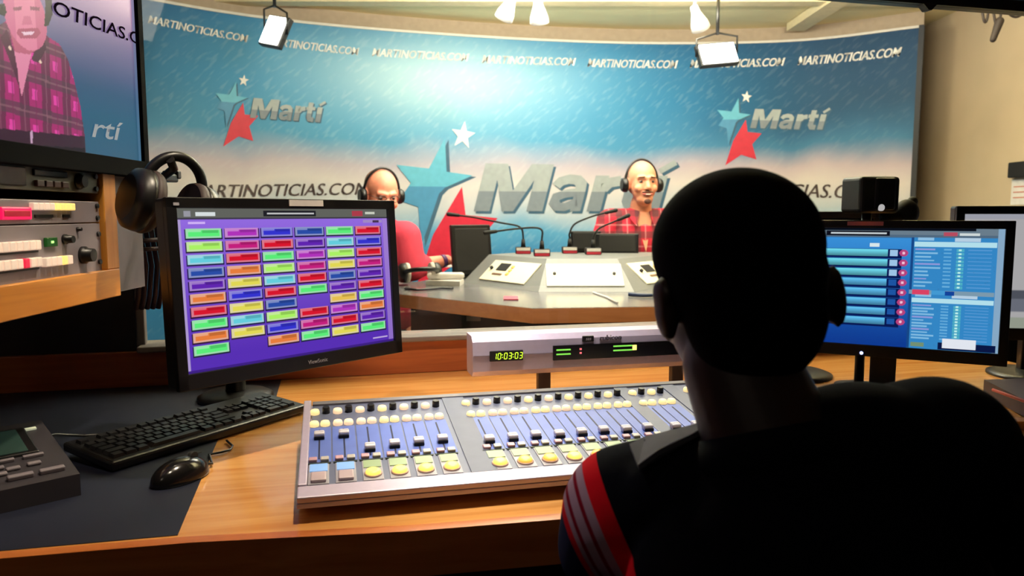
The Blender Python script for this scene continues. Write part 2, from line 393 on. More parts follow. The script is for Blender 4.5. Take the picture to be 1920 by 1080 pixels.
# one emblem in its own units (the pixels of the large one about its star's centre), laid out at three sizes
CY = [(834, 259), (837, 322), (886, 329), (834, 352), (823, 363), (790, 461), (784, 388), (748, 376), (770, 343), (743, 309), (804, 316)]
RD = [(866, 350), (873, 403), (933, 409), (893, 455), (911, 520), (846, 500), (778, 545), (812, 440)]
WH = [(868 + (26 if k % 2 == 0 else 11)*math.sin(R_(8)+k*PI/5)*(.9), 254 - (27 if k % 2 == 0 else 11)*math.cos(R_(8)+k*PI/5)) for k in range(10)]
def poly_bm(pts):
    bm = bmesh.new(); vs = [bm.verts.new((x, y, 0)) for x, y in pts]; f = bm.faces.new(vs)
    bmesh.ops.triangulate(bm, faces=[f]); return bm
def emblem(cx, cy, k, kind):
    def T(p): s = wall_hit(cx+(p[0]-815)*k, cy+(p[1]-345)*k); return s
    c = 'large ' if kind else ''
    on_wall(poly_bm([T((x+7, y+3)) for x, y in CY]), .0015, 0, [ink_shadow], 'star_shadow', BD)
    on_wall(poly_bm([T(p) for p in RD]), .0032, 0, [ink_red], 'red_star', BD)
    m = T((815, 350)); on_wall(poly_bm([T(p) for p in CY]), .0048, 0, [ink_cyan, ink_cyan2], 'cyan_star', BD, [((0, m[1], 0), (0, 1, 0))])
    on_wall(poly_bm([T(p) for p in WH]), .0055, 0, [ink_white], 'white_star', BD)
def stroke_face(bm, pts, w):
    P = [Vector((x, y, 0)) for x, y in pts]; L = []; Rr = []
    for i, p in enumerate(P):
        d0 = (p-P[i-1]).normalized() if i else (P[1]-p).normalized(); d1 = (P[i+1]-p).normalized() if i < len(P)-1 else d0
        t = (d0+d1).normalized(); n = Vector((-t.y, t.x, 0)); k = w/2/max(.5, n.dot(Vector((-d0.y, d0.x, 0))))
        L.append(bm.verts.new(p+n*k)); Rr.append(bm.verts.new(p-n*k))
    for i in range(len(P)-1): bm.faces.new((L[i], L[i+1], Rr[i+1], Rr[i]))
def marti_bm():
    """the heavy slanted lettering of the wordmark, drawn letter by letter; cap height 1"""
    bm = bmesh.new()
    f = bm.faces.new([bm.verts.new((x, y, 0)) for x, y in [(0, 0), (0, 1), (.42, 1), (.63, .44), (.86, 1), (1.28, 1), (1.28, 0), (.98, 0), (.98, .66), (.73, 0), (.52, 0), (.29, .66), (.29, 0)]])
    bmesh.ops.triangulate(bm, faces=[f])
    def st(x, pts, w): stroke_face(bm, [(x+a, b) for a, b in pts], w)
    st(1.36, [(.06, .54), (.13, .64), (.28, .69), (.44, .67), (.53, .58), (.54, .45), (.54, 0)], .20)
    st(1.36, [(.54, .42), (.28, .38), (.12, .31), (.10, .19), (.18, .10), (.32, .09), (.54, .20)], .18)
    st(2.12, [(.13, 0), (.13, .77)], .26); st(2.12, [(.20, .48), (.30, .62), (.50, .66)], .22)
    st(2.66, [(.20, .98), (.20, .24), (.27, .12), (.46, .11)], .24); st(2.66, [(0, .68), (.46, .68)], .17)
    st(3.22, [(.13, 0), (.13, .77)], .26); st(3.22, [(.08, .86), (.34, 1.06)], .13)
    for v in bm.verts: v.co.x += v.co.y*.22
    return bm
def wordmark(x0, y0, x1, y1, h):
    pa, pb = wall_hit(x0, y0), wall_hit(x1, y1); pt = wall_hit(x0, y0-h); cp = pt[1]-pa[1]
    sh = place_text(marti_bm(), (pa[0]+.04*cp, pa[1]-.05*cp), (pb[0]+.06*cp, pb[1]-.05*cp), cp, 1)
    on_wall(sh, .003, 0, [ink_shadow], 'wordmark_shadow', BD)
    zz = pa[1]+.42*cp; sl = (pb[1]-pa[1])/(pb[0]-pa[0])
    on_wall(place_text(marti_bm(), pa, pb, cp, 1), .0055, 0, [ink_silver, ink_grey], 'wordmark', BD, [((pa[0], zz, 0), (-sl, 1, 0))])
emblem(815, 345, 1.0, 1); wordmark(888, 396, 1268, 396, 90)
emblem(434, 190, .425, 0); wordmark(468, 221, 612, 230, 38)
emblem(1376, 222, .44, 0); wordmark(1406, 240, 1556, 243, 36)

# ---------------------------------------------------------------- room shell
wallm = mat('painted_wall_beige', (196, 176, 146), .8, vary=.03, scale=6)
darkw = mat('painted_wall_dark', (34, 30, 30), .8)
greyw = mat('grey_laminate', (96, 92, 104), .5)
struct('wall_back', wall_sheet(-.10, -.06, 0, 2.49, 0, WL, 80), mat('wall_band', (176, 158, 136), .8))
mb = MB(); mb.box((.5, 1.9, -.05), (8.2, 9.4, .1)); struct('floor', mb, mat('dark_carpet', (34, 44, 46), .95, bump=.4, scale=300))
mb = MB(); mb.box((.5, 1.9, 2.54), (8.2, 9.4, .1))
struct('ceiling', mb, mat('ceiling_paint', (246, 232, 184), .9, vary=.03, scale=4))
mb = MB(); mb.box((2.86, 3.5, 1.245), (.1, 3.6, 2.49)); struct('wall_right', mb, wallm)
mb = MB(); mb.box((-2.9, 3.3, 1.245), (.1, 2.4, 2.49)); struct('wall_studio_left', mb, wallm)
mb = MB(); mb.box((.5, 5.62, 1.245), (5.6, .1, 2.49)); struct('wall_far', mb, wallm)
MD = Matrix.Rotation(A, 4, 'Z')
mb = MB(); mb.box((-1.51, 2.17, 1.245), (2.0, .04, 2.49), MD); mb.box((1.2, 2.2, .427), (3.5, .10, .854), MD); mb.box((1.4, 2.2, 2.40), (4.2, .10, .2), MD)
struct('wall_window', mb, darkw)
# the dark side wall under and beside the rack, back wall and right wall of the control room
mb = MB(); mb.box((-1.60, .65, 1.245), (.1, 2.5, 2.49)); struct('wall_left', mb, darkw)
mb = MB(); mb.box((.5, -1.6, 1.245), (4.6, .1, 2.49)); struct('wall_rear', mb, darkw)
mb = MB(); mb.box((2.4, .6, 1.245), (.1, 4.4, 2.49)); struct('wall_control_right', mb, darkw)
# window: frame and glass
gm = bpy.data.materials.new('window_glass'); gm.use_nodes = True; nt = gm.node_tree; nt.nodes.remove(nt.nodes['Principled BSDF'])
tr = nt.nodes.new('ShaderNodeBsdfTransparent'); tr.inputs[0].default_value = (.97, .985, .98, 1); gl = nt.nodes.new('ShaderNodeBsdfGlossy'); gl.inputs['Roughness'].default_value = .02
mx = nt.nodes.new('ShaderNodeMixShader'); lw = nt.nodes.new('ShaderNodeLayerWeight'); lw.inputs[0].default_value = .5
pw = nt.nodes.new('ShaderNodeMath'); pw.operation = 'POWER'; pw.inputs[1].default_value = 5; fr = nt.nodes.new('ShaderNodeMath'); fr.operation = 'MULTIPLY_ADD'; fr.inputs[1].default_value = .9; fr.inputs[2].default_value = .035
nt.links.new(lw.outputs['Facing'], pw.inputs[0]); nt.links.new(pw.outputs[0], fr.inputs[0])
nt.links.new(fr.outputs[0], mx.inputs[0]); nt.links.new(tr.outputs[0], mx.inputs[1]); nt.links.new(gl.outputs[0], mx.inputs[2]); nt.links.new(mx.outputs[0], nt.nodes['Material Output'].inputs[0])
mb = MB(); mb.box((-.497, 2.165, 1.58), (.022, .03, 1.44), MD, .004); mb.box((2.9, 2.19, 1.58), (.05, .08, 1.44), MD); mb.box((1.2, 2.19, 2.29), (3.4, .08, .03), MD)
mb.box((1.2, 2.17, .862), (3.4, .12, .016), MD, .004)
wf = struct('window_1', mb, mat('window_frame_pale', (120, 112, 108), .5))
mb = MB(); mb.box((1.19, 2.165, 1.58), (3.36, .006, 1.41), MD); g = mb.build('glass_pane', gm, wf)

# ---------------------------------------------------------------- studio ceiling: beams, lamps
mb = MB()
for y, w in ((4.55, .10), (3.9, .14)): mb.box((.3, y, 2.47), (5.0, w, .04))
mb.box((1.9, 4.2, 2.46), (.12, 1.9, .05), Matrix.Rotation(R_(0), 4, 'Z'))
struct('trim_1', mb, mat('beam_paint', (232, 216, 176), .8))
lamp_glow = mat('lamp_glow', (255, 250, 240), .4, emit=(255, 250, 240), strength=14)
def panel_lamp(c, w, h, roll, yaw, label):
    t = thing('panel_lamp', label, 'lamp', c, 0); t['group'] = 'studio panel lamps'
    M = Matrix.Rotation(yaw, 4, 'Z') @ Matrix.Rotation(R_(-18), 4, 'X') @ Matrix.Rotation(roll, 4, 'Y')
    mb = MB(); mb.box((0, .02, 0), (w+.02, .035, h+.02), M, .004); mb.build('housing', BLK, t)
    mb = MB(); mb.box((0, -.002, 0), (w, .006, h), M, .001); mb.build('diffuser', lamp_glow, t)
    mb = MB(); a = M @ Vector((-w/2-.02, .02, 0)); b = M @ Vector((w/2+.02, .02, 0)); u = Vector((0, 0, h/2+.06))
    mb.tube([a, a+u*.8, Vector((0, .03, h/2+.06)), b+u*.8, b], .006, 8); mb.build('yoke', BLK, t)
    mb = MB(); mb.cyl((0, .03, h/2+.05), (0, .03, 2.45-c[2]), .009); mb.cyl((0, .03, 2.45-c[2]), (0, .03, 2.455-c[2]+.034), .03); mb.build('hanger_rod', BLK, t)
    return t
panel_lamp(at(513, 57, 4.1), .125, .155, R_(14), R_(-22), 'small white-hot panel lamp hanging over the left end of the backdrop')
panel_lamp(at(1347, 100, 4.2), .215, .112, R_(-8), R_(14), 'wide bright panel lamp hanging in front of the right end of the backdrop')
mb = MB(); mb.box((0, 0, 0), (2.6, .035, .026))
track = tag(mb.build('lighting_track', WHITEP), 'long white lighting track fixed under the studio ceiling', 'lighting track')
track.location = (.6, 3.9, 2.475)
def spot_head(px, py, Y, tilt, label, bare=False):
    c = at(px, py, Y); t = thing('track_spotlight', label, 'spotlight', c, 0, 'white spotlights on the studio ceiling')
    M = Matrix.Rotation(tilt, 4, 'Y') @ Matrix.Rotation(R_(30), 4, 'X')
    mb = MB(); mb.lathe([(.012, .07), (.02, .065), (.024, .03), (.045, -.03), (.05, -.06), (.044, -.062), (.03, -.02)][::-1], M=M); mb.build('lamp_can', WHITEP, t)
    mb = MB(); mb.lathe([(.002, -.052), (.04, -.05), (.041, -.045), (.002, -.04)], M=M); mb.build('lens', mat('soft_lamp_glow', (255, 245, 225), .4, emit=(255, 240, 215), strength=5), t)
    mb = MB(); mb.cyl(M @ Vector((0, 0, .06)), (0, 0, 2.44-c[2]), .008); mb.cyl((0, 0, 2.44-c[2]), (0, 0, 2.461-c[2]), .022); mb.build('stem', WHITEP, t)
    light('track_bulb', 'POINT', (c[0], c[1]+.13, c[2]+.06), (c[0], c[1], 0), 15, (1, .90, .68), 0.1)
spot_head(953, 14, 3.9, R_(28), 'white track spotlight tilted right, left of the close pair above the backdrop')
spot_head(1010, 20, 3.9, R_(-6), 'white track spotlight pointing down, right of the close pair above the backdrop')
spot_head(1308, 34, 4.0, R_(-30), 'white ceiling spotlight just left of the wide panel lamp')

# ---------------------------------------------------------------- control desk
dt = thing('control_desk', 'long oak control desk with dark blue laminate panel at its left end', 'desk', D(0, 0, 0), A)
poly = [(-1.05, 1.10), (-.5, 1.095), (-.2, 1.085), (.1, 1.05), (.4, 1.035), (.8, 1.05), (1.5, 1.02), (2.05, 1.0), (2.05, 2.14), (-.97, 2.14)]
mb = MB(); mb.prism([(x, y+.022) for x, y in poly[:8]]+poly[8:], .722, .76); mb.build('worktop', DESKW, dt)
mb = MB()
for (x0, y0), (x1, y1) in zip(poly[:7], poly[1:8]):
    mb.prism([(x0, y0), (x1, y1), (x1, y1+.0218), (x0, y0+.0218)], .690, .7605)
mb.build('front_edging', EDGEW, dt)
mb = MB(); mb.prism([(-1.0, 1.125), (-.222, 1.115), (-.232, 1.62), (-.14, 1.85), (-.14, 2.13), (-.96, 2.13)], .7602, .7612)
tag(mb.build('laminate_panel', mat('blue_laminate', (20, 25, 44), .5, vary=.05), dt), 'dark blue laminate desk panel')
APR = wood('apron_oak', (70, 30, 16), (96, 44, 24), .5, 0, .05)
mb = MB(); mb.box((-.61, 1.16, .64), (.80, .02, .14), bev=.002); d_ = mb.build('drawer', APR, dt)
mb = MB(); mb.tube([(-.80, 1.148, .655), (-.80, 1.128, .655), (-.49, 1.128, .655), (-.49, 1.148, .655)], .006); mb.build('handle', STEEL, d_)
mb = MB(); mb.box((.55, 1.20, .60), (1.5, .02, .22)); mb.build('apron', APR, dt)
for x in (-.98, -.18, 1.32, 2.0): mb = MB(); mb.box((x, 1.66, .356), (.04, .88, .712)); mb.build('support_panel', APR, dt)
mb = MB(); mb.box((.55, 2.138, .808), (2.98, .02, .094), bev=.002); tag(mb.build('back_riser', wood('riser_oak', (150, 74, 34), (180, 96, 48), .35, 0, .2), dt), 'reddish oak upstand along the window sill')

# ---------------------------------------------------------------- mixing console
cs = thing('mixing_console', 'silver broadcast mixing console with lit yellow buttons and faders on the oak desk', 'mixing console', D(0, 0, .7606), A)
SL = .125; V0 = 1.105; Z0 = .03
MC = Matrix.Translation((0, V0, Z0)) @ Matrix.Rotation(math.atan(SL), 4, 'X')        # console surface: x=u, y=depth, z=up from the panel
LEN = .41; UE = .92
pan = mat('console_panel', (100, 108, 134), .45, vary=.04); blue_ = mat('fader_blue', (92, 116, 196), .5, vary=.04)
mb = MB(); mb.prism([(.016, Z0-.010), (.11, 0), (LEN*math.cos(math.atan(SL)), 0), (LEN*math.cos(math.atan(SL)), Z0+SL*LEN-.004), (.016, Z0-.003)], -.057, UE, Matrix.Translation((0, V0, 0)) @ Matrix(((0, 0, 1, 0), (1, 0, 0, 0), (0, 1, 0, 0), (0, 0, 0, 1))))
mb.build('chassis', SILV, cs)
mb = MB(); mb.box((.4315, .034, .001), (.977, .037, .010), MC, .002); mb.build('armrest', SILV, cs)
mb = MB(); mb.box((-.050, .232, .002), (.014, .358, .012), MC, .002); mb.build('end_cheek', SILV, cs)
mb = MB(); mb.box((.4345, .232, -.001), (.95, .356, .006), MC); mb.build('panel', pan, cs)
mb = MB(); mb.box((.4345, .400, .0035), (.95, .016, .005), MC, .001); mb.build('rear_strip', mat('console_rear', (120, 118, 124), .5), cs)
btn_w = mat('lit_button_warm', (255, 225, 190), .4, emit=(255, 214, 170), strength=.75)
btn_y = mat('lit_button_pale_yellow', (255, 228, 170), .4, emit=(255, 222, 150), strength=.9)
on_y = mat('lit_on_button', (255, 220, 110), .35, emit=(255, 214, 90), strength=1.3); on_o = mat('lit_on_button_orange', (255, 190, 90), .35, emit=(255, 176, 70), strength=1.0)
off_b = mat('unlit_button', (190, 170, 176), .4); capm = mat('fader_cap_grey', (222, 218, 226), .4, vary=.04); slotm = mat('fader_slot', (18, 24, 58), .6)
disp_g = mat('label_window_green', (150, 170, 130), .4, emit=(120, 150, 90), strength=.25); disp_b = mat('label_window_blue', (130, 170, 225), .4, emit=(110, 160, 220), strength=.5)
ringm = mat('button_surround', (196, 160, 140), .4); silvb = mat('bezel_grey', (168, 166, 174), .4)
BTN = {}
def rnd_btn(parent, x, y, r, m, name='channel_button', h=.009):
    mb = MB(); mb.lathe([(r, 0), (r, h*.5), (r*.86, h*.85), (r*.5, h)], (0, 0, 0), 18, MC @ Matrix.Translation((x, y, .002))); return mb.build(name, m, parent)
def strip(k, u, w, fader, first=False, on=None, partial=False, lit=None):
    st = bpy.data.objects.new('channel_strip', None); COL.objects.link(st); st.parent = cs
    lit = lit or (btn_w if k % 3 else btn_y)
    if not partial:
        mb = MB(); mb.box((u, .209, .0026), (w*.94, .145, .0012), MC); mb.build('fader_panel', blue_, st)
        mb = MB(); mb.box((u, .209, .0034), (.0028, .122, .0006), MC); mb.build('fader_slot', slotm, st)
    rnd_btn(st, u-.0095, .352, .0088, lit)
    mb = MB(); mb.lathe([(.0072, 0), (.007, .010), (.0062, .0125)], (0, 0, 0), 16, MC @ Matrix.Translation((u+.0115, .354, .002))); mb.build('rotary_knob', BLK, st)
    for dx in (-.0098, .0098): rnd_btn(st, u+dx, .294, .0086, lit)
    if partial: return
    # fader cap: waisted block with pale line
    mb = MB(); y = fader
    mb.box((u, y, .0095), (.0185, .0165, .011), MC, .003)
    mb.box((u, y, .0152), (.0150, .0012, .0006), MC)
    fc_ = mb.build('fader_cap', capm, st); mb = MB(); mb.box((u, y-.0092, .0065), (.0175, .0022, .005), MC); mb.build('cap_skirt', BLKM, fc_)
    for dx, c in ((-.0095, (206, 160, 170)), (.0095, (196, 190, 180))):
        mb = MB(); mb.box((u+dx, .1435, .005), (.0135, .0125, .006), MC, .0015); mb.build('small_button', mat('small_button_%d' % c[0], c, .4), st)
    mb = MB(); mb.box((u, .1325, .003), (w*.9, .004, .002), MC); mb.build('separator', mat('separator_dark', (40, 52, 44), .5), st)
    mb = MB(); mb.box((u, .094, .0028), (w*.76, .070, .0016), MC, .0006); mb.build('button_bezel', silvb, st)
    mb = MB(); mb.box((u, .1145, .0042), (w*.66, .026, .0016), MC); mb.build('label_window', disp_b if first else disp_g, st)
    if first:
        mb = MB(); mb.box((u, .078, .006), (w*.56, .030, .006), MC, .002); mb.build('off_button', off_b, st)
    else:
        mb = MB(); mb.lathe([(.0142, 0), (.0142, .002), (.0125, .003)], (0, 0, 0), 24, MC @ Matrix.Translation((u, .079, .0032))); mb.build('button_ring', ringm, st)
        mb = MB(); mb.lathe([(.012, 0), (.012, .004), (.0105, .0065), (.006, .0072)], (0, 0, 0), 24, MC @ Matrix.Translation((u, .079, .004))); mb.build('on_button', on, st)
for k in range(6): strip(k, -.026+.0425*k, .0425, .236 if k < 2 else (.171, .178, .181, .184)[k-2], first=k < 2, on=on_y)
for k in range(8): strip(k, .268+.0435*k, .0435, .168+.002*(k % 3), on=(on_y, on_o, on_o, on_y, on_o, on_o, on_y, on_o)[k], lit=btn_y if k > 4 else None)
for k in range(2): strip(k, .6275+.0435*k, .0435, .165, on=on_o, lit=btn_y)
strip(1, .755, .0435, .18, on=on_y, partial=True, lit=btn_y)
for u in (.2375, .605, .715):
    mb = MB(); mb.box((u, .226, .003), (.030 if u > .6 else .044, .340, .002), MC); mb.build('blank_panel', mat('blank_panel_grey', (96, 104, 128), .5), cs)
# meter bridge on two posts
mbr = bpy.data.objects.new('meter_bridge', None); COL.objects.link(mbr); mbr.parent = cs; mbr.location = (0, 0, 0)
zb = .857-.7606; zt = .947-.7606; vb = 1.605
mb = MB(); h = zt-zb
mb.prism([(0, .012), (.010, 0), (.07, 0), (.075, .01), (.075, h), (.015, h), (.004, h-.012), (0, h*.55)], .302, 1.02, Matrix.Translation((0, vb, zb)) @ Matrix(((0, 0, 1, 0), (1, 0, 0, 0), (0, 1, 0, 0), (0, 0, 0, 1))))
mb.build('bridge_housing', SILV, mbr)
mb = MB(); mb.box((.662, vb-.001, zb+.048), (.716, .003, .0012)); mb.build('seam_line', mat('seam_grey', (130, 122, 134), .6), mbr)
mb = MB(); mb.box((.378, vb-.0015, zb+.046), (.077, .005, .024), bev=.002); mb.build('clock_window', BLK, mbr)
led = mat('led_yellow_green', (190, 230, 50), .5, emit=(190, 235, 50), strength=1.3)
SEG = {'0': 'abcdef', '1': 'bc', '3': 'abgcd', '7': 'abc'}
mb = MB(); x = .347
for ch in '10:03:03':
    if ch == ':':
        for dz in (.003, -.003): mb.box((x+.0005, vb-.0045, zb+.046+dz), (.0018, .001, .0018))
        x += .0042; continue
    w, h2 = .0062, .0066
    for s_ in SEG[ch]:
        cx, cz, hor = {'a': (0, h2, 1), 'g': (0, 0, 1), 'd': (0, -h2, 1), 'b': (w/2, h2/2, 0), 'c': (w/2, -h2/2, 0), 'f': (-w/2, h2/2, 0), 'e': (-w/2, -h2/2, 0)}[s_]
        mb.box((x+.004+cx+cz*.12, vb-.0045, zb+.046+cz), (w*.8, .001, .0016) if hor else (.0016, .001, h2*.85))
    x += .0103
mb.build('clock_digits', led, mbr)
mb = MB(); mb.box((.664, vb-.0012, zb+.047), (.355, .005, .034), bev=.001); mb.build('meter_window', mat('meter_glass', (10, 8, 10), .25), mbr)
for z in (.005, -.005):
    for c_, w_ in (((.511, vb-.0044, zb+.049+z), .034), ((.655, vb-.0044, zb+.052+z), .047)):
        mb = MB(); mb.box(c_, (w_, .001, .0032)); mb.build('level_bar', mat('led_green', (120, 210, 70), .5, emit=(120, 215, 80), strength=1.0), mbr)
mb = MB(); mb.box((.684, vb-.0046, zb+.052), (.010, .001, .012)); mb.build('peak_bar', mat('led_yellow', (250, 240, 120), .5, emit=(250, 240, 120), strength=1.4), mbr)
mb = MB()
for z in (.005, -.004): mb.box((.552, vb-.0044, zb+.049+z), (.005, .001, .004))
mb.build('red_indicator', mat('led_red', (240, 120, 120), .5, emit=(240, 110, 120), strength=.9), mbr)
mb = MB(); mb.box((.571, vb+.0005, zb+.0765), (.028, .006, .014), bev=.002); mb.build('logo_badge', BLK, mbr)
text_obj('badge_lettering', 'sas', Matrix.Translation((.571, vb-.0028, zb+.0735)) @ FRONT, .011, silvb, mbr, .2, .0)
text_obj('model_lettering', 'rubicon', Matrix.Translation((.626, vb-.0008+.0015, zb+.0715)) @ FRONT, .0175, mat('lettering_grey', (70, 62, 72), .5), mbr, .15, .0, extrude=.002)
for x in (.478, .815):
    mb = MB(); mb.box((x, vb+.045, (zb+.002)/2), (.030, .020, zb+.002), bev=.002); mb.box((x, vb+.02, .003), (.05, .09, .006)); mb.build('bridge_post', mat('post_dark', (62, 52, 50), .5), mbr)

# ---------------------------------------------------------------- monitors
def monitor(name, label, cat, loc, yaw, w, h, paint, tilt, bez=.02, nx=300, ny=190, strength=1.0, base=True, foot_z=0, bezm=None, group=None):
    """loc = centre of the panel; local -y is the screen side"""
    t = thing(name, label, cat, (loc[0], loc[1], foot_z), yaw, group); zc = loc[2]-foot_z
    M = Matrix.Translation((0, 0, zc)) @ Matrix.Rotation(-tilt, 4, 'X')
    mb = MB(); mb.box((0, .022, 0), (w, .038, h), M, .006); mb.box((0, .05, 0), (w*.6, .04, h*.6), M, .012); mb.build('casing', bezm or BLK, t)
    fm = bezm or BLK; mb = MB()
    for c, d in (((0, 0, h/2-bez/2), (w, .012, bez)), ((0, 0, -h/2+bez*.75), (w, .012, bez*1.5)), ((-w/2+bez/2, 0, 0), (bez, .012, h)), ((w/2-bez/2, 0, 0), (bez, .012, h))):
        mb.box(c, d, M, .0015)
    mb.build('bezel', fm, t)
    picture('screen', w-2*bez, h-2.5*bez, nx, ny, paint, attr_emit('picture_'+name+str(len(bpy.data.materials)), strength), t, M @ Matrix.Translation((0, .001, bez*.25)))
    if base:
        mb = MB(); mb.box((0, .07, (zc-.02)/2+.01), (.06, .03, zc-.02), None, .004); mb.build('stand_neck', BLK, t)
        mb = MB(); mb.lathe([(.115, 0), (.115, .006), (.10, .012), (.04, .016)], (0, .05, 0), 36); mb.build('stand_foot', BLK, t)
    return t, M
def inside(X, Y, x0, y0, x1, y1): return ((X >= x0) & (X < x1) & (Y >= y0) & (Y < y1))
def put(img, m, c, a=1.0): img[m] = img[m]*(1-a)+np.array(c, float)*a
CC = dict(G=(90, 235, 120), L=(170, 240, 100), C=(100, 205, 220), B=(50, 50, 205), N=(40, 75, 165), V=(95, 35, 175), M=(175, 50, 185), P=(195, 30, 125), R=(215, 20, 45), O=(230, 125, 60), Y=(225, 215, 85), K=(230, 190, 80))
ROWS = ['GMBNGR', 'LPRVCB', 'CRGMLR', 'NOLPYP', 'VYCRNV', 'OBRGVR', 'RYN-KG', 'GCLRMO', 'OYBPRV', 'G-OGYG']
def paint_left(X, Y):
    img = np.zeros(X.shape+(3,)); t = np.clip(Y*1.1, 0, 1)[..., None]
    img[:] = (1-t)*np.array((150, 110, 225.)) + t*np.array((86, 46, 178.))
    put(img, X < .016, (170, 150, 205)); put(img, X > .972, (165, 135, 205), .7)
    put(img, Y < .068, (96, 98, 92)); put(img, (Y < .068) & (Y > .058), (60, 56, 70))
    put(img, inside(X, Y, .03, .016, .055, .05), (150, 150, 160)); put(img, inside(X, Y, .075, .024, .155, .047), (215, 222, 222))
    put(img, inside(X, Y, .36, .012, .61, .050), (32, 32, 38)); put(img, inside(X, Y, .375, .025, .60, .036), (190, 190, 192))
    put(img, inside(X, Y, .80, .012, .86, .05), (170, 60, 74)); put(img, inside(X, Y, .875, .02, .93, .038), (200, 205, 190))
    put(img, inside(X, Y, .045, .082, .11, .096), (205, 175, 245)); put(img, inside(X, Y, .86, .078, .97, .10), (170, 160, 180), .6); put(img, inside(X, Y, .915, .08, .95, .098), (70, 50, 80))
    for r, row in enumerate(ROWS):
        for c, ch in enumerate(row):
            if ch == '-': continue
            x0 = .032+c*.1565; y0 = .122+r*.0795; w, h = .142, .060
            if r == 0: pass
            k = np.array(CC[ch], float)
            put(img, inside(X, Y, x0-.004, y0+.006, x0+w+.004, y0+h+.010), k*.12+np.array((24, 10, 50)))
            put(img, inside(X, Y, x0, y0, x0+w, y0+h), k*.45+np.array((215, 205, 220))*.55)
            put(img, inside(X, Y, x0+.010, y0+.010, x0+w-.008, y0+h-.010), k)
            put(img, inside(X, Y, x0+.010, y0+.010, x0+w*.42, y0+h*.36), k*.6+np.array((235, 225, 235))*.4)
            put(img, inside(X, Y, x0+w*.45, y0+.010, x0+w-.012, y0+h*.5), k*.84)
    put(img, inside(X, Y, .88, .952, .965, .964), (190, 170, 220))
    put(img, Y > .985, (60, 30, 130))
    return img
LM_tilt = R_(3.5)
lc = Vector(((-.587-.258)/2, (1.28+1.66)/2, 1.079)); ly = math.atan2(.38, .33)
LMON, LMM = monitor('computer_monitor', 'black monitor tilted at left with a purple screen of coloured buttons', 'monitor', lc, ly, .505, .338, paint_left, LM_tilt, .019, 420, 290, 1.0, base=False, foot_z=.7612)
mb = MB(); mb.tube([(0, .06, .318), (.02, .12, .31), (.06, .28, .25), (.092, .43, .20)], .022, 12); mb.cyl((.092, .43, .0), (.092, .43, .23), .024); mb.build('support_arm', BLK, LMON)
mb = MB(); mb.lathe([(.09, 0), (.09, .01), (.075, .018), (.03, .022)], (.092, .43, 0), 32); mb.build('arm_base', BLK, LMON)
mb = MB(); mb.box((.025, -.0075, .338/2-.008), (.078, .002, .012), LMM); tag(mb.build('paper_label', WHITEP, LMON), 'white paper label on the top bezel')
text_obj('maker_lettering', 'ViewSonic', LMM @ Matrix.Translation((.03, -.0068, -.338/2+.010)) @ FRONT, .011, silvb, LMON)
mb = MB(); mb.box((-.235, -.0068, .338/2-.012), (.010, .001, .005), LMM); mb.build('corner_mark', silvb, LMON)

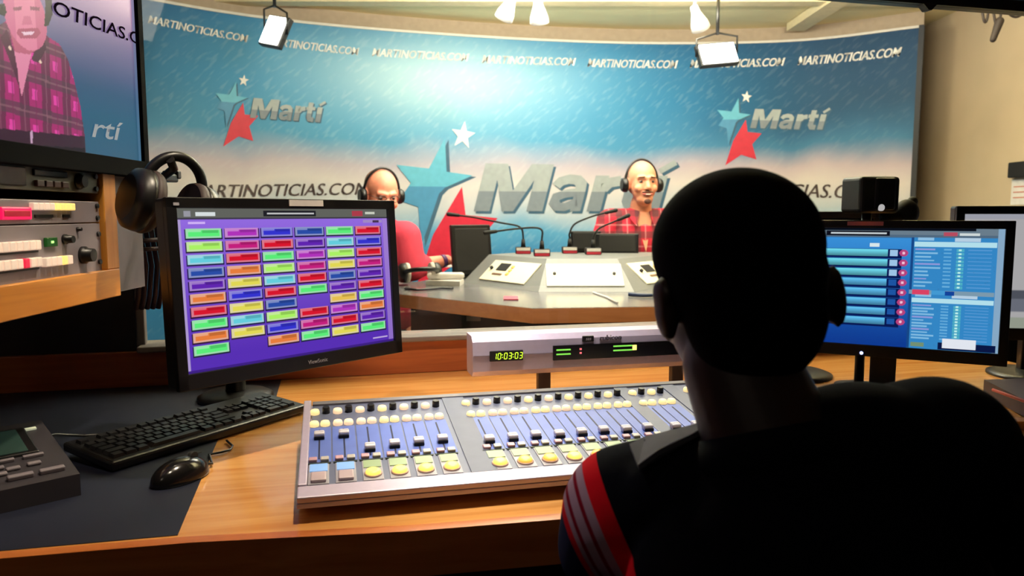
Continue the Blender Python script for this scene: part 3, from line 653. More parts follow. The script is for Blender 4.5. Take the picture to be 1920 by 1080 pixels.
def paint_right(X, Y):
    img = np.zeros(X.shape+(3,)); t = np.clip((Y-.08)/.9, 0, 1)[..., None]
    img[:] = (1-t)*np.array((60, 150, 225.)) + t*np.array((14, 60, 150.))
    put(img, Y < .075, (110, 130, 145)); put(img, (Y < .02) & (X < .88), (8, 14, 26)); put(img, (Y > .055) & (Y < .08), (60, 90, 120), .5)
    put(img, inside(X, Y, .20, .022, .50, .064), (16, 18, 30)); put(img, inside(X, Y, .22, .038, .485, .050), (205, 215, 220))
    put(img, inside(X, Y, .74, .03, .80, .062), (190, 80, 100)); put(img, inside(X, Y, .81, .035, .895, .056), (215, 225, 225))
    put(img, inside(X, Y, .41, .125, .455, .158), (225, 240, 245))
    for r in range(8):
        y0 = .178+r*.083
        put(img, inside(X, Y, .03, y0-.004, .56, y0+.078), (8, 26, 86))
        k = np.array((110, 215, 235.)) if r < 3 else np.array((96, 190, 240.))
        g = np.clip((Y-y0)/.062, 0, 1)[..., None]; m = inside(X, Y, .03, y0, .495, y0+.058)
        img[m] = ((1-g)*k*1.12+g*k*.62)[m]
        put(img, inside(X, Y, .505, y0+.004, .54, y0+.054), (165, 205, 240) if r < 3 else (30, 88, 170))
        put(img, ((X-.568)/.020)**2+((Y-y0-.028)/.028)**2 < 1, (190, 70, 130)); put(img, ((X-.568)/.007)**2+((Y-y0-.028)/.012)**2 < 1, (250, 200, 225))
    put(img, (X > .60) & (Y > .075), (54, 140, 205))
    put(img, inside(X, Y, .60, .075, .612, 1), (24, 74, 140))
    rng = np.random.RandomState(3)
    for (ya, yb, n) in ((.165, .50, 11), (.63, .93, 12)):
        put(img, inside(X, Y, .615, ya-.055, .97, ya-.015), (186, 232, 245)); put(img, inside(X, Y, .79, ya-.09, .9, ya-.06), (190, 215, 235))
        put(img, inside(X, Y, .63, ya-.09, .70, ya-.065), (150, 200, 235))
        for k in range(n):
            y = ya+(yb-ya)*k/n; L = rng.uniform(.05, .12)
            put(img, inside(X, Y, .62, y, .62+L, y+.013), (135, 195, 235) if k % 4 else (150, 160, 225)); put(img, inside(X, Y, .745, y, .78, y+.012), (120, 190, 235), .8)
            put(img, inside(X, Y, .80, y, .835, y+.022), (80, 180, 205)); put(img, inside(X, Y, .810, y+.002, .823, y+.016), (200, 250, 245))
            put(img, inside(X, Y, .85, y+.004, .95, y+.012), (104, 165, 225), .7)
    put(img, inside(X, Y, .60, .512, .97, .545), (130, 160, 180)); put(img, inside(X, Y, .615, .508, .69, .55), (228, 70, 105)); put(img, inside(X, Y, .70, .51, .76, .545), (70, 160, 220)); put(img, inside(X, Y, .76, .515, .80, .55), (20, 70, 160))
    put(img, X > .972, (140, 175, 205)); put(img, inside(X, Y, .62, .95, .68, .985), (120, 150, 120)); put(img, inside(X, Y, .74, .94, .99, 1), (10, 24, 70))
    put(img, inside(X, Y, .76, .905, .905, .985), (235, 240, 250))
    return img
rc = Vector(((1.143+.69)/2, (1.70+1.93)/2, 1.035)); ry = math.atan2(-.22, .453)
RMON, RMM = monitor('computer_monitor', 'black monitor at right with a blue playlist screen behind the seated man', 'monitor', rc, ry, .51, .336, paint_right, R_(1), .019, 420, 290, .9, foot_z=.7606)
mb = MB(); mb.box((-.055, -.0075, .168-.008), (.08, .002, .010), RMM); tag(mb.build('tape_label', mat('pink_tape', (190, 110, 115), .5), RMON), 'pinkish tape label on the top bezel')
mb = MB(); mb.cyl((-.05, -.008, -.168+.008-0), (-.05, -.005, -.168+.008), .004, seg=14); 
bmesh.ops.transform(mb.bm, matrix=RMM, verts=mb.bm.verts); mb.build('power_light', mat('power_blue', (150, 170, 255), .4, emit=(150, 170, 255), strength=4), RMON)
# second monitor beyond it and the pale one at the far right
def paint_white(X, Y):
    img = np.zeros(X.shape+(3,)); img[:] = (205, 203, 205); put(img, Y < .05, (190, 192, 205)); put(img, (Y > .66) & (Y < .74), (96, 100, 112)); put(img, (Y >= .74) & (Y < .86), (128, 132, 146)); put(img, Y > .9, (178, 186, 170)); return img
monitor('computer_monitor', 'black monitor at the far right edge with a white page on screen', 'monitor', (1.475, 2.04, 1.055), R_(-8), .50, .37, paint_white, 0, .022, 60, 80, .62, foot_z=.7606)
def paint_off(X, Y): return np.zeros(X.shape+(3,))+6
monitor('computer_monitor', 'dark monitor top edge peeking over the blue playlist screen', 'monitor', (.80, 2.055, 1.075), R_(6), .44, .30, paint_off, 0, .018, 10, 10, .3, foot_z=.7606, bezm=mat('worn_grey_bezel', (60, 52, 52), .5))

# ---------------------------------------------------------------- left side: equipment cabinet, rack units, television
P0 = Vector((-.768, 1.444, 1.06)); TH = R_(-87.7)
cab = thing('equipment_cabinet', 'oak equipment cabinet raised above the desk at left, holding rack units', 'cabinet', P0, TH)
mb = MB(); mb.box((.38, -.22, .027), (.772, .45, .054), bev=.002); mb.build('bottom_board', RACKW, cab)
mb = MB(); mb.box((.018, -.22, .154), (.048, .45, .20), bev=.002); mb.build('side_post', wood('rack_oak_upright', (205, 130, 48), (232, 158, 66), .4, 2, .1), cab)
mb = MB(); mb.box((.75, -.22, .154), (.024, .45, .20), bev=.002); mb.build('side_post', MATS['rack_oak_upright'], cab)
mb = MB(); mb.box((.38, -.44, .154), (.70, .01, .20)); mb.build('back_board', BLKM, cab)
mb = MB(); mb.box((.38, -.22, .262), (.772, .45, .016)); mb.build('top_board', mat('dark_brown_board', (40, 26, 22), .6), cab)
mb = MB(); mb.box((-.076, -.235, .14), (.136, .45, .27)); tag(mb.build('end_panel', greyw, cab), 'grey laminate end panel')
mb = MB(); mb.box((.30, -.43, -.15), (.70, .02, .297)); mb.build('support_board', BLKM, cab)
RM = Matrix.Translation(P0) @ Matrix.Rotation(TH, 4, 'Z')
def rk(x, y, z): return RM @ Vector((x, y, z))
rfm = mat('rack_face_grey', (150, 142, 150), .45, .2, vary=.03)
litw = mat('lit_key_white', (245, 225, 210), .4, emit=(255, 225, 200), strength=.35); lity = mat('lit_key_yellow', (250, 220, 130), .4, emit=(255, 222, 130), strength=.7)
def rackunit(name, label, z0, z1, m, cat='rack unit'):
    t = thing(name, label, cat, rk(.2875, 0, z0), TH); h = z1-z0
    mb = MB(); mb.box((0, -.006, h/2), (.483, .006, h-.001), None, .001); mb.build('faceplate', m, t)
    mb = MB(); mb.box((0, -.16, h/2), (.44, .30, h-.004)); mb.build('chassis', BLKM, t)
    for x in (-.232, .232):
        for z in ((h*.22, h*.78)):
            mb = MB(); mb.cyl((x, -.003, z), (x, .001, z), .0045, seg=12); mb.build('screw', BLK, t)
    return t
X0 = .2875   # local x = s - X0
u1 = rackunit('tally_button_panel', 'thin grey rack panel with red lamp and pale lit keys above the button panel', .143, .182, rfm)
mb = MB(); mb.box((.300-X0+.0, -.001, .017), (.075, .006, .019), bev=.002); tag(mb.build('red_lamp', mat('lit_red', (220, 20, 80), .4, emit=(235, 20, 85), strength=1.0), u1), 'glowing red message lamp')
mb = MB(); mb.box((.300-X0, .0022, .0165), (.064, .001, .009), bev=.0004); mb.build('dark_red_band', mat('dark_red_ink', (150, 6, 34), .4, emit=(165, 8, 40), strength=.6), u1)
for i in range(8):
    mb = MB(); mb.box((.256-X0-i*.0155, .001, .028), (.0135, .008, .012), bev=.0015); mb.build('key', litw if i < 4 else lity, u1)
mb = MB(); mb.box((.225-X0, -.002, .0125), (.05, .003, .005)); mb.build('label_strip', BLK, u1)
mb = MB(); mb.box((.160-X0, -.002, .0125), (.02, .003, .005)); mb.build('label_strip', BLK, u1)
u2 = rackunit('button_panel', 'grey rack panel with rows of white keys and black knobs above the oak board', .05, .142, rfm)
for r, (z, n) in enumerate(((.060, 12), (.033, 12))):
    for i in range(n):
        red = r == 1 and i == 2
        mb = MB(); mb.box((.258-X0+i*.0165, .002, z), (.0135, .010, .015), bev=.0015); mb.build('key', mat('lit_key_red', (220, 40, 80), .4, emit=(220, 30, 70), strength=.6) if red else litw, u2)
    mb = MB(); mb.box((.258-X0+.09, -.002, z-.0105), (.2, .003, .003)); mb.build('label_strip', BLK, u2)
for i in range(5):
    mb = MB(); mb.box((.234-X0-i*.0165, .002, .031), (.0135, .010, .015), bev=.0015); mb.build('key', lity if i == 3 else litw, u2)
mb = MB(); mb.box((.213-X0, 0, .063), (.032, .005, .015), bev=.001); mb.build('green_display', mat('display_dark_green', (14, 60, 18), .4, emit=(20, 90, 20), strength=.35), u2)
mb = MB(); mb.box((.213-X0, .0027, .063), (.007, .001, .004)); mb.build('display_digit', mat('digit_green', (170, 250, 130), .4, emit=(170, 250, 130), strength=1.3), u2)
def knob(x, z, r, parent, h=.016, nm='knob'):
    mb = MB(); mb.lathe([(r, 0), (r, h*.3), (r*.8, h*.4), (r*.74, h)], (0, 0, 0), 24, Matrix.Translation((x, -.003, z)) @ Matrix.Rotation(-PI/2, 4, 'X')); mb.build(nm, BLK, parent)
knob(.168-X0, .066, .0085, u2); knob(.112-X0, .036, .0155, u2, .02); knob(.125-X0, .082, .004, u2, .008)
u3 = rackunit('recorder_deck', 'olive grey rack recorder with dark display under the television', .196, .236, mat('olive_grey_face', (92, 92, 80), .5))
mb = MB(); mb.box((.35-X0, -.0015, .021), (.16, .005, .028), bev=.001); mb.build('display', mat('dark_display', (12, 12, 14), .25), u3)
mb = MB(); mb.box((.20-X0, -.0015, .029), (.095, .005, .010), bev=.001); mb.build('tape_slot', mat('dark_display', (12, 12, 14), .25), u3)
for i in range(4): mb = MB(); mb.box((.235-X0-i*.024, 0, .012), (.019, .006, .010), bev=.001); mb.build('key', mat('dark_red_key', (66, 40, 40), .5), u3)
knob(.112-X0, .020, .014, u3, .012, 'jog_wheel')

def pip(X, Y, poly):
    m = np.zeros(X.shape, bool); n = len(poly)
    for i in range(n):
        (x0, y0), (x1, y1) = poly[i], poly[(i+1) % n]
        if y0 == y1: continue
        c = ((y0 > Y) != (y1 > Y)) & (X < (x1-x0)*(Y-y0)/(y1-y0)+x0); m ^= c
    return m
TVW, TVH, TVB = .78, .455, .022
tvc = rk(.26, .012, 1.293+TVH/2-1.06)
def tvp(px, py):           # where a point of the picture falls on the panel: 0..1 right, 0..1 down
    d = Vector(sight(px, py)); n = Vector((math.cos(TH+PI/2), math.sin(TH+PI/2), 0)); o = Vector(CP)
    P = o+d*((tvc-o).dot(n)/d.dot(n)); s = (P-RM.translation).dot(Vector((math.cos(TH), math.sin(TH), 0)))
    return ((.65-TVB)-s)/(TVW-2*TVB), ((tvc.z+TVH/2-TVB)-P.z)/(TVH-2.5*TVB)
def paint_tv(X, Y):
    img = np.zeros(X.shape+(3,))
    a = np.clip((Y-.25)/.45, 0, 1)[..., None]; b = np.clip((Y-.62)/.2, 0, 1)[..., None]
    top = np.array((176, 128, 170.)); mid = np.array((60, 82, 120.)); low = np.array((44, 92, 120.))
    img[:] = (1-a)*top+a*mid; img[:] = (1-b)*img+b*low
    put(img, X > .985, (110, 140, 170), .5)
    P = lambda l: [tvp(x, y) for x, y in l]
    shirt = P([(-60, 60), (-5, 50), (18, 36), (30, 90), (42, 150), (62, 96), (80, 62), (112, 82), (128, 110), (140, 150), (152, 200), (161, 262), (-80, 262)])
    m = pip(X, Y, shirt); n = 46.
    fx, fy = (X*12.5+.35*Y) % 1, (Y*7.2-.25*X) % 1
    base = np.zeros_like(img); base[:] = (170, 38, 108)
    put(base, (fx < .42), (92, 44, 66), .75); put(base, (fy < .34), (88, 60, 72), .7); put(base, (fx > .55) & (fx < .78) & (fy > .5) & (fy < .8), (235, 66, 170), .9)
    put(base, np.abs(fx-.21) < .03, (150, 90, 110), .6); put(base, np.abs(fy-.17) < .03, (150, 100, 110), .6); put(base, np.abs(fx-.72) < .03, (120, 40, 80), .5)
    img[m] = base[m]
    put(img, pip(X, Y, P([(24, 96), (62, 92), (54, 130), (42, 182), (34, 140)])), (226, 134, 166))
    put(img, pip(X, Y, P([(20, 60), (80, 60), (72, 92), (56, 102), (30, 98)])), (190, 92, 120))
    put(img, pip(X, Y, P([(14, 55), (28, 96), (34, 130), (38, 165), (22, 120), (2, 70)])), (86, 34, 60)); put(img, pip(X, Y, P([(82, 55), (88, 92), (74, 118), (60, 112), (66, 96)])), (78, 34, 56))
    c = tvp(50, 30); rx = abs(tvp(88, 30)[0]-c[0]); ry_ = abs(tvp(50, 92)[1]-c[1])
    f = ((X-c[0])/rx)**2+((Y-c[1])/ry_)**2 < 1; put(img, f, (226, 128, 158))
    put(img, f & (X > c[0]+rx*.45), (196, 92, 128), .7); put(img, f & (X < c[0]-rx*.5), (205, 100, 140), .7)
    put(img, f & pip(X, Y, P([(36, 54), (72, 52), (78, 62), (70, 72), (40, 72), (32, 62)])), (176, 78, 108)); put(img, pip(X, Y, P([(42, 60), (66, 59), (62, 65), (46, 66)])), (238, 200, 216))
    put(img, pip(X, Y, P([(46, 30), (58, 30), (62, 46), (42, 47)])), (206, 104, 138)); put(img, pip(X, Y, P([(26, 14), (42, 12), (42, 19), (27, 20)])), (120, 52, 80), .8); put(img, pip(X, Y, P([(58, 12), (76, 14), (75, 20), (58, 19)])), (120, 52, 80), .8)
    put(img, pip(X, Y, P([(86, -20), (98, 0), (100, 26), (92, 48), (84, 50), (86, 20)])), (18, 14, 22)); put(img, pip(X, Y, P([(0, 8), (10, 6), (14, 24), (10, 30), (-4, 26)])), (18, 14, 22))
    for q in ((20, 90), (77, 116)): put(img, ((X-tvp(*q)[0])/.005)**2+((Y-tvp(*q)[1])/.008)**2 < 1, (235, 200, 180))
    put(img, pip(X, Y, P([(-90, 232), (160, 256), (162, 291), (-90, 268)])), (58, 28, 46)); put(img, pip(X, Y, P([(58, 245), (62, 245), (63, 268), (59, 268)])), (200, 160, 190))
    put(img, pip(X, Y, P([(-90, 262), (160, 278), (162, 296), (-90, 280)])), (30, 14, 26))
    return img
TV, TVM = monitor('television', 'large wall television at upper left showing a man in a plaid shirt', 'television', tvc, R_(92.3), TVW, TVH, paint_tv, 0, TVB, 420, 260, .9, base=False, foot_z=tvc.z, bezm=mat('tv_black', (9, 8, 9), .8, spec=.05))
def tvtext(txt, a, b, h, m, bold, shear, nm):
    pa, pb, pt = tvp(*a), tvp(*b), tvp(a[0], a[1]-h); w, hh = TVW-2*TVB, TVH-2.5*TVB
    bm = text_bm(txt, 1, shear, bold); xs = [v.co.x for v in bm.verts]; x0, x1 = min(xs), max(xs)
    for v in bm.verts:
        t = (v.co.x-x0)/(x1-x0); X = pa[0]+t*(pb[0]-pa[0]); Y = pa[1]+t*(pb[1]-pa[1])+v.co.y/CAPREF*(pt[1]-pa[1])
        v.co = Vector(((X-.5)*w, -.0006, (.5-Y)*hh+TVB*.25))
    mb = MB(); mb.bm.free(); mb.bm = bm; return mb.build(nm, m, TV)
tvtext('OTICIAS.C', (100, 26), (262, 84), 27, mat('screen_dark_letters', (6, 4, 6), .9, spec=0, emit=(24, 14, 24), strength=.5), .012, .1, 'screen_lettering')
tvtext('rtí', (172, 256), (232, 264), 38, mat('screen_silver_letters', (120, 130, 140), .4, emit=(130, 136, 146), strength=.7), .008, .25, 'screen_lettering')
tvtext('SAMSUNG', (36, 296), (76, 298), 6, silvb, 0, 0, 'maker_lettering')
mb = MB(); mb.box((.44, -.01, -TVH/2+.004), (.10, .03, .018), None, .004); mb.box((.49, -.01, -TVH/2+.012), (.02, .035, .018), None, .003); mb.build('mounting_arm', BLK, TV)
mb = MB(); mb.box((0, .09, .0), (.3, .06, .3)); mb.box((0, .26, 0), (.08, .32, .12)); mb.build('wall_bracket', BLK, TV)

# second television hung over the desk, only its lower edge in view
def on_v(px, py, v):
    d = sight(px, py); k = v/(-math.sin(A)*d[0]+math.cos(A)*d[1]); return Vector(CP+d*k)
b2 = on_v(1742, 9, 1.80)
tc2 = b2+Vector((0, 0, .29))
TV2, M2 = monitor('television', 'dark television hung over the desk, only its lower bezel showing at upper right', 'television', tc2, A, 1.0, .58, lambda X, Y: np.zeros(X.shape+(3,))+np.array((14, 20, 26)), 0, .02, 10, 10, .8, base=False, foot_z=tc2.z)
mb = MB(); mb.prism([(-.022, 0), (.022, 0), (.006, -.016), (-.004, -.016)], -.005, .02, Matrix.Translation((0, 0, -.289)) @ Matrix(((1, 0, 0, 0), (0, 0, 1, 0), (0, 1, 0, 0), (0, 0, 0, 1)))); mb.build('sensor_bump', BLK, TV2)
mb = MB(); mb.cyl((0, .1, .2), (0, .1, 2.488-tc2.z), .02); mb.box((0, .08, .05), (.3, .05, .3)); mb.build('ceiling_pole', BLK, TV2)

# ---------------------------------------------------------------- headphones on the hook under the television
def headphones(name, label, loc, rot, r=.075, cup=.042, group=None, padm=None):
    t = thing(name, label, 'headphones', loc, rot=rot, group=group)
    pts = [(math.cos(a_)*r, 0, math.sin(a_)*r*1.15) for a_ in [PI*i/20 for i in range(21)]]
    mb = MB(); 
    for k, (w) in enumerate((.012,)): mb.tube(pts, .010, 10)
    for q in (pts[0], pts[-1]): mb.cyl(q, (q[0], 0, -.03), .005)
    mb.build('headband', BLK, t)
    for sx in (-1, 1):
        M = Matrix.Translation((sx*r*.98, 0, -.035)) @ Matrix.Rotation(sx*PI/2, 4, 'Y')
        mb = MB(); mb.lathe([(cup*.7, .028), (cup*.95, .018), (cup, .004), (cup, -.004)][::-1], M=M); e = mb.build('ear_cup', BLK, t)
        mb = MB(); mb.lathe([(cup*.95, -.022), (cup*1.02, -.012), (cup, -.004)], M=M); mb.build('ear_pad', padm or DRUB, e)
    return t
headphones('headphones', 'black headphones hanging beside the window at the left, under the television', at(326, 356, 1.45), Euler((R_(6), R_(14), R_(50))), .056, .060, padm=mat('worn_pad', (54, 40, 38), .6))
mb = MB(); p = rk(-.140, .02, .235)
mb.tube([rk(-.10, .0, .22), rk(-.13, .03, .225), at(326, 316, 1.47), at(318, 298, 1.43)], .008)
tag(mb.build('headphone_hook', BLK), 'short black hook arm holding the headphones below the television', 'hook')
mb = MB()
for k in range(5):
    q = Vector((-.862+.010*k, 1.70+.006*k, 0)); mb.tube([(q.x, q.y, 1.25), (q.x+.004, q.y, 1.18), (q.x+.012, q.y+.004, 1.10), (q.x+.006, q.y, 1.03), (q.x-.004, q.y+.006, 1.0)], .006, 8)
for k in range(2): mb.tube([(-.87, 1.695, 1.14+k*.02), (-.84, 1.69, 1.138+k*.02), (-.81, 1.72, 1.14+k*.02)], .005, 8)
mb.tube([(-.845, 1.71, 1.24), (-.83, 1.66, 1.285), (-.80, 1.60, 1.29), (-.79, 1.575, 1.28)], .005, 8)
tag(mb.build('cable_bundle', mat('maroon_cable', (58, 36, 44), .6)), 'maroon bundle of cable hanging beside the window frame', 'cable')

# ---------------------------------------------------------------- desk phone, keyboard, mouse
KZ = .7614
ka = R_(60); kb = thing('computer_keyboard', 'full-size black keyboard lying diagonally in front of the purple screen', 'keyboard', (-.71, 1.286, KZ), ka)
KM = Matrix.Rotation(R_(5), 4, 'X')
mb = MB(); mb.box((.235, .077, .010), (.47, .156, .018), KM, .005); mb.build('case', BLK, kb)
key = mat('key_black', (26, 25, 26), .35)
kw = .0192
def kkey(x, y, w=1.0, d=1.0):
    mb = MB(); W_ = kw*w-.0022; D_ = kw*d-.0022
    mb.box((x+kw*w/2, y+kw*d/2, .0215), (W_, D_, .007), KM, 0)
    vs = [v for v in mb.bm.verts]; top = sorted(vs, key=lambda v: (KM.inverted() @ v.co).z)[4:]
    c = sum((v.co for v in top), Vector())/4
    for v in top: v.co = c+(v.co-c)*.82
    return mb.build('key', key, kb)
y0 = .014
rows = [[1.25, 1.25, 1.25, 6.25, 1.25, 1.25, 1.25, 1.25], [2.25]+[1]*10+[2.75], [1.75]+[1]*11+[2.25], [1.5]+[1]*12+[1.5], [1]*13+[2]]
for r, row in enumerate(rows):
    x = .012
    for w in row: kkey(x, y0+r*kw, w); x += w*kw
x = .012
for g_ in (1, 4, 4, 4):
    for i in range(g_): kkey(x, y0+5*kw+.007); x += kw
    x += kw*(1.0 if g_ == 1 else .33)
for i in range(3): kkey(.012+15.3*kw+i*kw, y0)
kkey(.012+16.3*kw, y0+kw)
for r in range(2):
    for i in range(3): kkey(.012+15.3*kw+i*kw, y0+(3+r)*kw)
for r, row in enumerate([[2, 1], [1, 1, 1], [1, 1, 1], [1, 1, 1], [1, 1, 1, 1]]):
    x = .012+18.7*kw
    for w in row: kkey(x, y0+r*kw, w); x += w*kw
kkey(.012+21.7*kw, y0, 1, 2); kkey(.012+21.7*kw, y0+2*kw, 1, 2)
pm = mat('phone_grey', (48, 44, 50), .5); pmd = mat('phone_dark', (36, 33, 37), .5)
pa_ = R_(44)
ph = thing('desk_phone', 'dark grey desk phone with a greenish display at the lower left', 'telephone', (-.705, 1.182, KZ), pa_)
PM = Matrix.Rotation(R_(9), 4, 'X')
mb = MB(); mb.prism([(0, 0), (.25, 0), (.25, .075), (.0, .036)], -.30, 0, Matrix(((0, 0, 1, 0), (1, 0, 0, 0), (0, 1, 0, 0), (0, 0, 0, 1)))); mb.build('body', pm, ph)
def ptop(x, y): return Matrix.Translation((0, 0, .0355)) @ PM @ Matrix.Translation((x, y, 0))
mb = MB(); mb.box((-.128, .166, .002), (.19, .115, .006), ptop(0, 0), .003); mb.build('display_frame', BLK, ph)
mb = MB(); mb.box((-.128, .166, .0055), (.160, .098, .001), ptop(0, 0)); mb.build('display', mat('lcd_green', (44, 62, 56), .25, emit=(30, 48, 42), strength=.35), ph)
mb = MB(); mb.box((-.030, .215, .002), (.028, .008, .004), ptop(0, 0), .001); mb.build('message_light', mat('pale_lamp', (200, 205, 180), .4, emit=(190, 195, 165), strength=.5), ph)
for i, (x, w) in enumerate(((-.028, .036), (-.072, .036), (-.118, .036), (-.165, .036), (-.212, .036), (-.258, .036))):
    mb = MB(); mb.box((x-.005, .028, .004), (w, .011, .008), ptop(0, 0), .002); mb.build('line_key', mat('phone_key', (120, 112, 118), .4), ph)
for i in range(6):
    mb = MB(); mb.box((-.045-i*.042, .098, .003), (.030, .008, .005), ptop(0, 0), .001); mb.build('soft_key', mat('phone_key', (120, 112, 118), .4), ph)
for x, y in ((-.100, .076), (-.100, .052), (-.120, .064), (-.080, .064), (-.050, .068), (-.160, .064), (-.160, .082), (-.2, .064), (-.2, .082), (-.24, .064)):
    mb = MB(); mb.box((x, y, .003), (.020, .010, .005), ptop(0, 0), .002); mb.build('navigation_key', mat('phone_key', (120, 112, 118), .4), ph)
mb = MB(); mb.tube([(-.02, .24, .04), (.03, .30, .03), (.09, .34, .006), (.16, .31, .005), (.17, .27, .005)], .003, 8); mb.build('cord', BLK, ph)
mc = atz(338, 884, .775)
ms = thing('computer_mouse', 'glossy black wired mouse on the desk below the keyboard', 'mouse', (mc.x, mc.y, KZ), R_(-25))
mb = MB(); mb.ell((0, 0, .004), (.033, .056, .034), None, 32, 20)
bmesh.ops.bisect_plane(mb.bm, geom=mb.bm.verts[:]+mb.bm.edges[:]+mb.bm.faces[:], plane_co=(0, 0, .001), plane_no=(0, 0, -1), clear_outer=True)
ed = [e for e in mb.bm.edges if e.is_boundary]; bmesh.ops.holes_fill(mb.bm, edges=ed)
mb.build('body', mat('glossy_black', (20, 19, 20), .16), ms)
mb = MB(); mb.box((0, .022, .0345), (.0015, .05, .001)); mb.cyl((-.004, .028, .033), (.004, .028, .033), .008); mb.build('scroll_wheel', DRUB, ms)
i3 = Matrix.Translation((mc.x, mc.y, KZ)) @ Matrix.Rotation(R_(-25), 4, 'Z'); i3.invert()
mb = MB(); mb.tube([(0, .054, .010), (0, .07, .006)]+[i3 @ atz(x, y, .764) for x, y in ((392, 852), (415, 848), (432, 843), (436, 836), (425, 826))], .0022, 8); mb.build('cord', BLK, ms)

# ---------------------------------------------------------------- studio table, turret and what stands on it
TZ = .90
top_poly = [(-.86, 3.31), (-.412, 2.925), (.072, 2.51), (.52, 2.56), (1.05, 2.75), (1.40, 3.2), (1.30, 3.70), (1.0, 3.86), (.0, 3.88), (-.34, 3.80), (-.44, 3.50), (-.86, 3.44)]
stt = thing('studio_table', 'angular studio table with grey top and thick orange wood edge beyond the window', 'table', (0, 0, 0))
mb = MB(); mb.prism(top_poly, TZ-.010, TZ); mb.build('table_top', mat('table_laminate', (104, 104, 106), .22, vary=.03), stt)
cen = Vector((.2, 3.4)); inner = [tuple((Vector(p)-cen)*.994+cen) for p in top_poly]
mb = MB(); mb.prism([tuple((Vector(p)-cen)*1.004+cen) for p in top_poly], TZ-.052, TZ-.002); mb.build('wood_edge', TABW, stt)
mb = MB(); mb.prism([tuple((Vector(p)-cen)*.62+cen) for p in top_poly], 0, TZ-.05); mb.build('pedestal', mat('pedestal_dark', (40, 44, 44), .7), stt)
tg = mat('turret_grey', (112, 114, 114), .45, vary=.03)
B = [(-.23, 3.47), (.108, 3.03), (.500, 3.03), (.86, 3.45), (.86, 3.80), (.0, 3.80)]; T = [(-.11, 3.55), (.150, 3.22), (.455, 3.22), (.74, 3.56), (.74, 3.77), (.05, 3.77)]
tu = thing('equipment_turret', 'low grey turret with sloping sides and cream control panels on the studio table', 'equipment turret', (0, 0, 0))
zt_ = 1.025; mb = MB(); bm = mb.bm; lo = [bm.verts.new((*p, TZ+.0005)) for p in B]; hi = [bm.verts.new((*p, zt_)) for p in T]
bm.faces.new(lo[::-1]); bm.faces.new(hi)
for i in range(6): bm.faces.new((lo[i], lo[(i+1) % 6], hi[(i+1) % 6], hi[i]))
mb.build('turret_body', tg, tu)
cream = mat('cream_panel', (240, 232, 205), .4, vary=.02)
def face_frame(i):
    b0, b1, t0, t1 = Vector((*B[i], TZ)), Vector((*B[i+1], TZ)), Vector((*T[i], zt_)), Vector((*T[i+1], zt_))
    x = (b1-b0).normalized(); up = ((t0+t1)/2-(b0+b1)/2); up = (up-x*up.dot(x)); h = up.length; up.normalize(); n = x.cross(up)
    c = (b0+b1+t0+t1)/4; M = Matrix((( x.x, up.x, n.x, c.x), (x.y, up.y, n.y, c.y), (x.z, up.z, n.z, c.z), (0, 0, 0, 1)))
    return M, (b1-b0).length, (t1-t0).length, h
for i in range(3):
    M, wb, wt, h = face_frame(i); wm = (wb+wt)/2*.80
    def Q(x, y, w, d, t, nm, m, par, z=0): mb = MB(); mb.box((x, y, z+t/2), (w, d, t), M, min(.002, t*.3)); return mb.build(nm, m, par)
    wp = {0: .33, 1: .32, 2: .34}[i]; cp = Q({0: .02, 1: 0, 2: 0}[i], -.004, wp, h*.66, .006, 'control_panel', cream, tu)
    if i == 1:
        for sx in (-1, 1):
            mb = MB(); mb.cyl(M @ Vector((sx*.125, 0, .005)), M @ Vector((sx*.125, 0, .012)), .007, seg=14); mb.build('panel_knob', BLKM, cp)
    else:
        o = -.06 if i == 0 else -.07
        Q(o+.02, .018, .075, .045, .003, 'panel_display', BLKM, cp, .006); Q(o+.015, -.028, .07, .010, .003, 'label_strip', mat('brown_strip', (120, 90, 70), .5), cp, .006)
        for r in range(3): Q(o+.085, .022-r*.022, .018, .014, .004, 'panel_key', mat('amber_key', (220, 170, 90), .4, emit=(230, 160, 60), strength=.5), cp, .006)
        mb = MB(); mb.cyl(M @ Vector((o-.055, .005, .005)), M @ Vector((o-.055, .005, .016)), .008, seg=14); mb.build('panel_knob', BLKM, cp)
redm = mat('red_panel', (180, 40, 60), .45)
def mic(px, py, Y, path, label):
    c = at(px, py, Y); z0 = zt_; t = thing('gooseneck_microphone', label, 'microphone', (c.x, c.y, z0+.0005), 0, 'gooseneck microphones on the turret')
    mb = MB(); mb.box((0, 0, .016), (.075, .07, .032), None, .005); mb.build('base', BLKM, t)
    mb = MB(); mb.box((0, -.0355, .023), (.066, .002, .014)); tag(mb.build('name_plate', WHITEP, t), 'white name plate'); mb = MB(); mb.box((0, -.0355, .008), (.066, .002, .012)); mb.build('red_stripe', redm, t)
    P_ = [(0, 0, .03), (0, 0, .075)]+[tuple(at(x, y, Y)-Vector((c.x, c.y, z0))) for x, y in path]
    mb = MB(); mb.cyl((0, 0, .03), (0, 0, .07), .012, .008)
    S = [Vector(p) for p in P_]; sm = []
    for i in range(len(S)-1):
        a_, b_, c_, d_ = S[max(i-1, 0)], S[i], S[i+1], S[min(i+2, len(S)-1)]
        for k in range(6):
            u = k/6; sm.append(.5*((2*b_)+(c_-a_)*u+(2*a_-5*b_+4*c_-d_)*u*u+(3*b_-a_-3*c_+d_)*u**3))
    sm.append(S[-1]); mb.tube(sm, .0045, 8); mb.build('gooseneck', BLKM, t)
    e = sm[-1]; d = (sm[-1]-sm[-3]).normalized(); mb = MB(); mb.cap(e, .008, e+d*.05, .010, 12); mb.build('microphone_head', BLKM, t)
mic(981, 462, 3.62, [(975, 426), (940, 418), (890, 408), (860, 404)], 'gooseneck microphone farthest left on the turret, bent left towards the seated host')
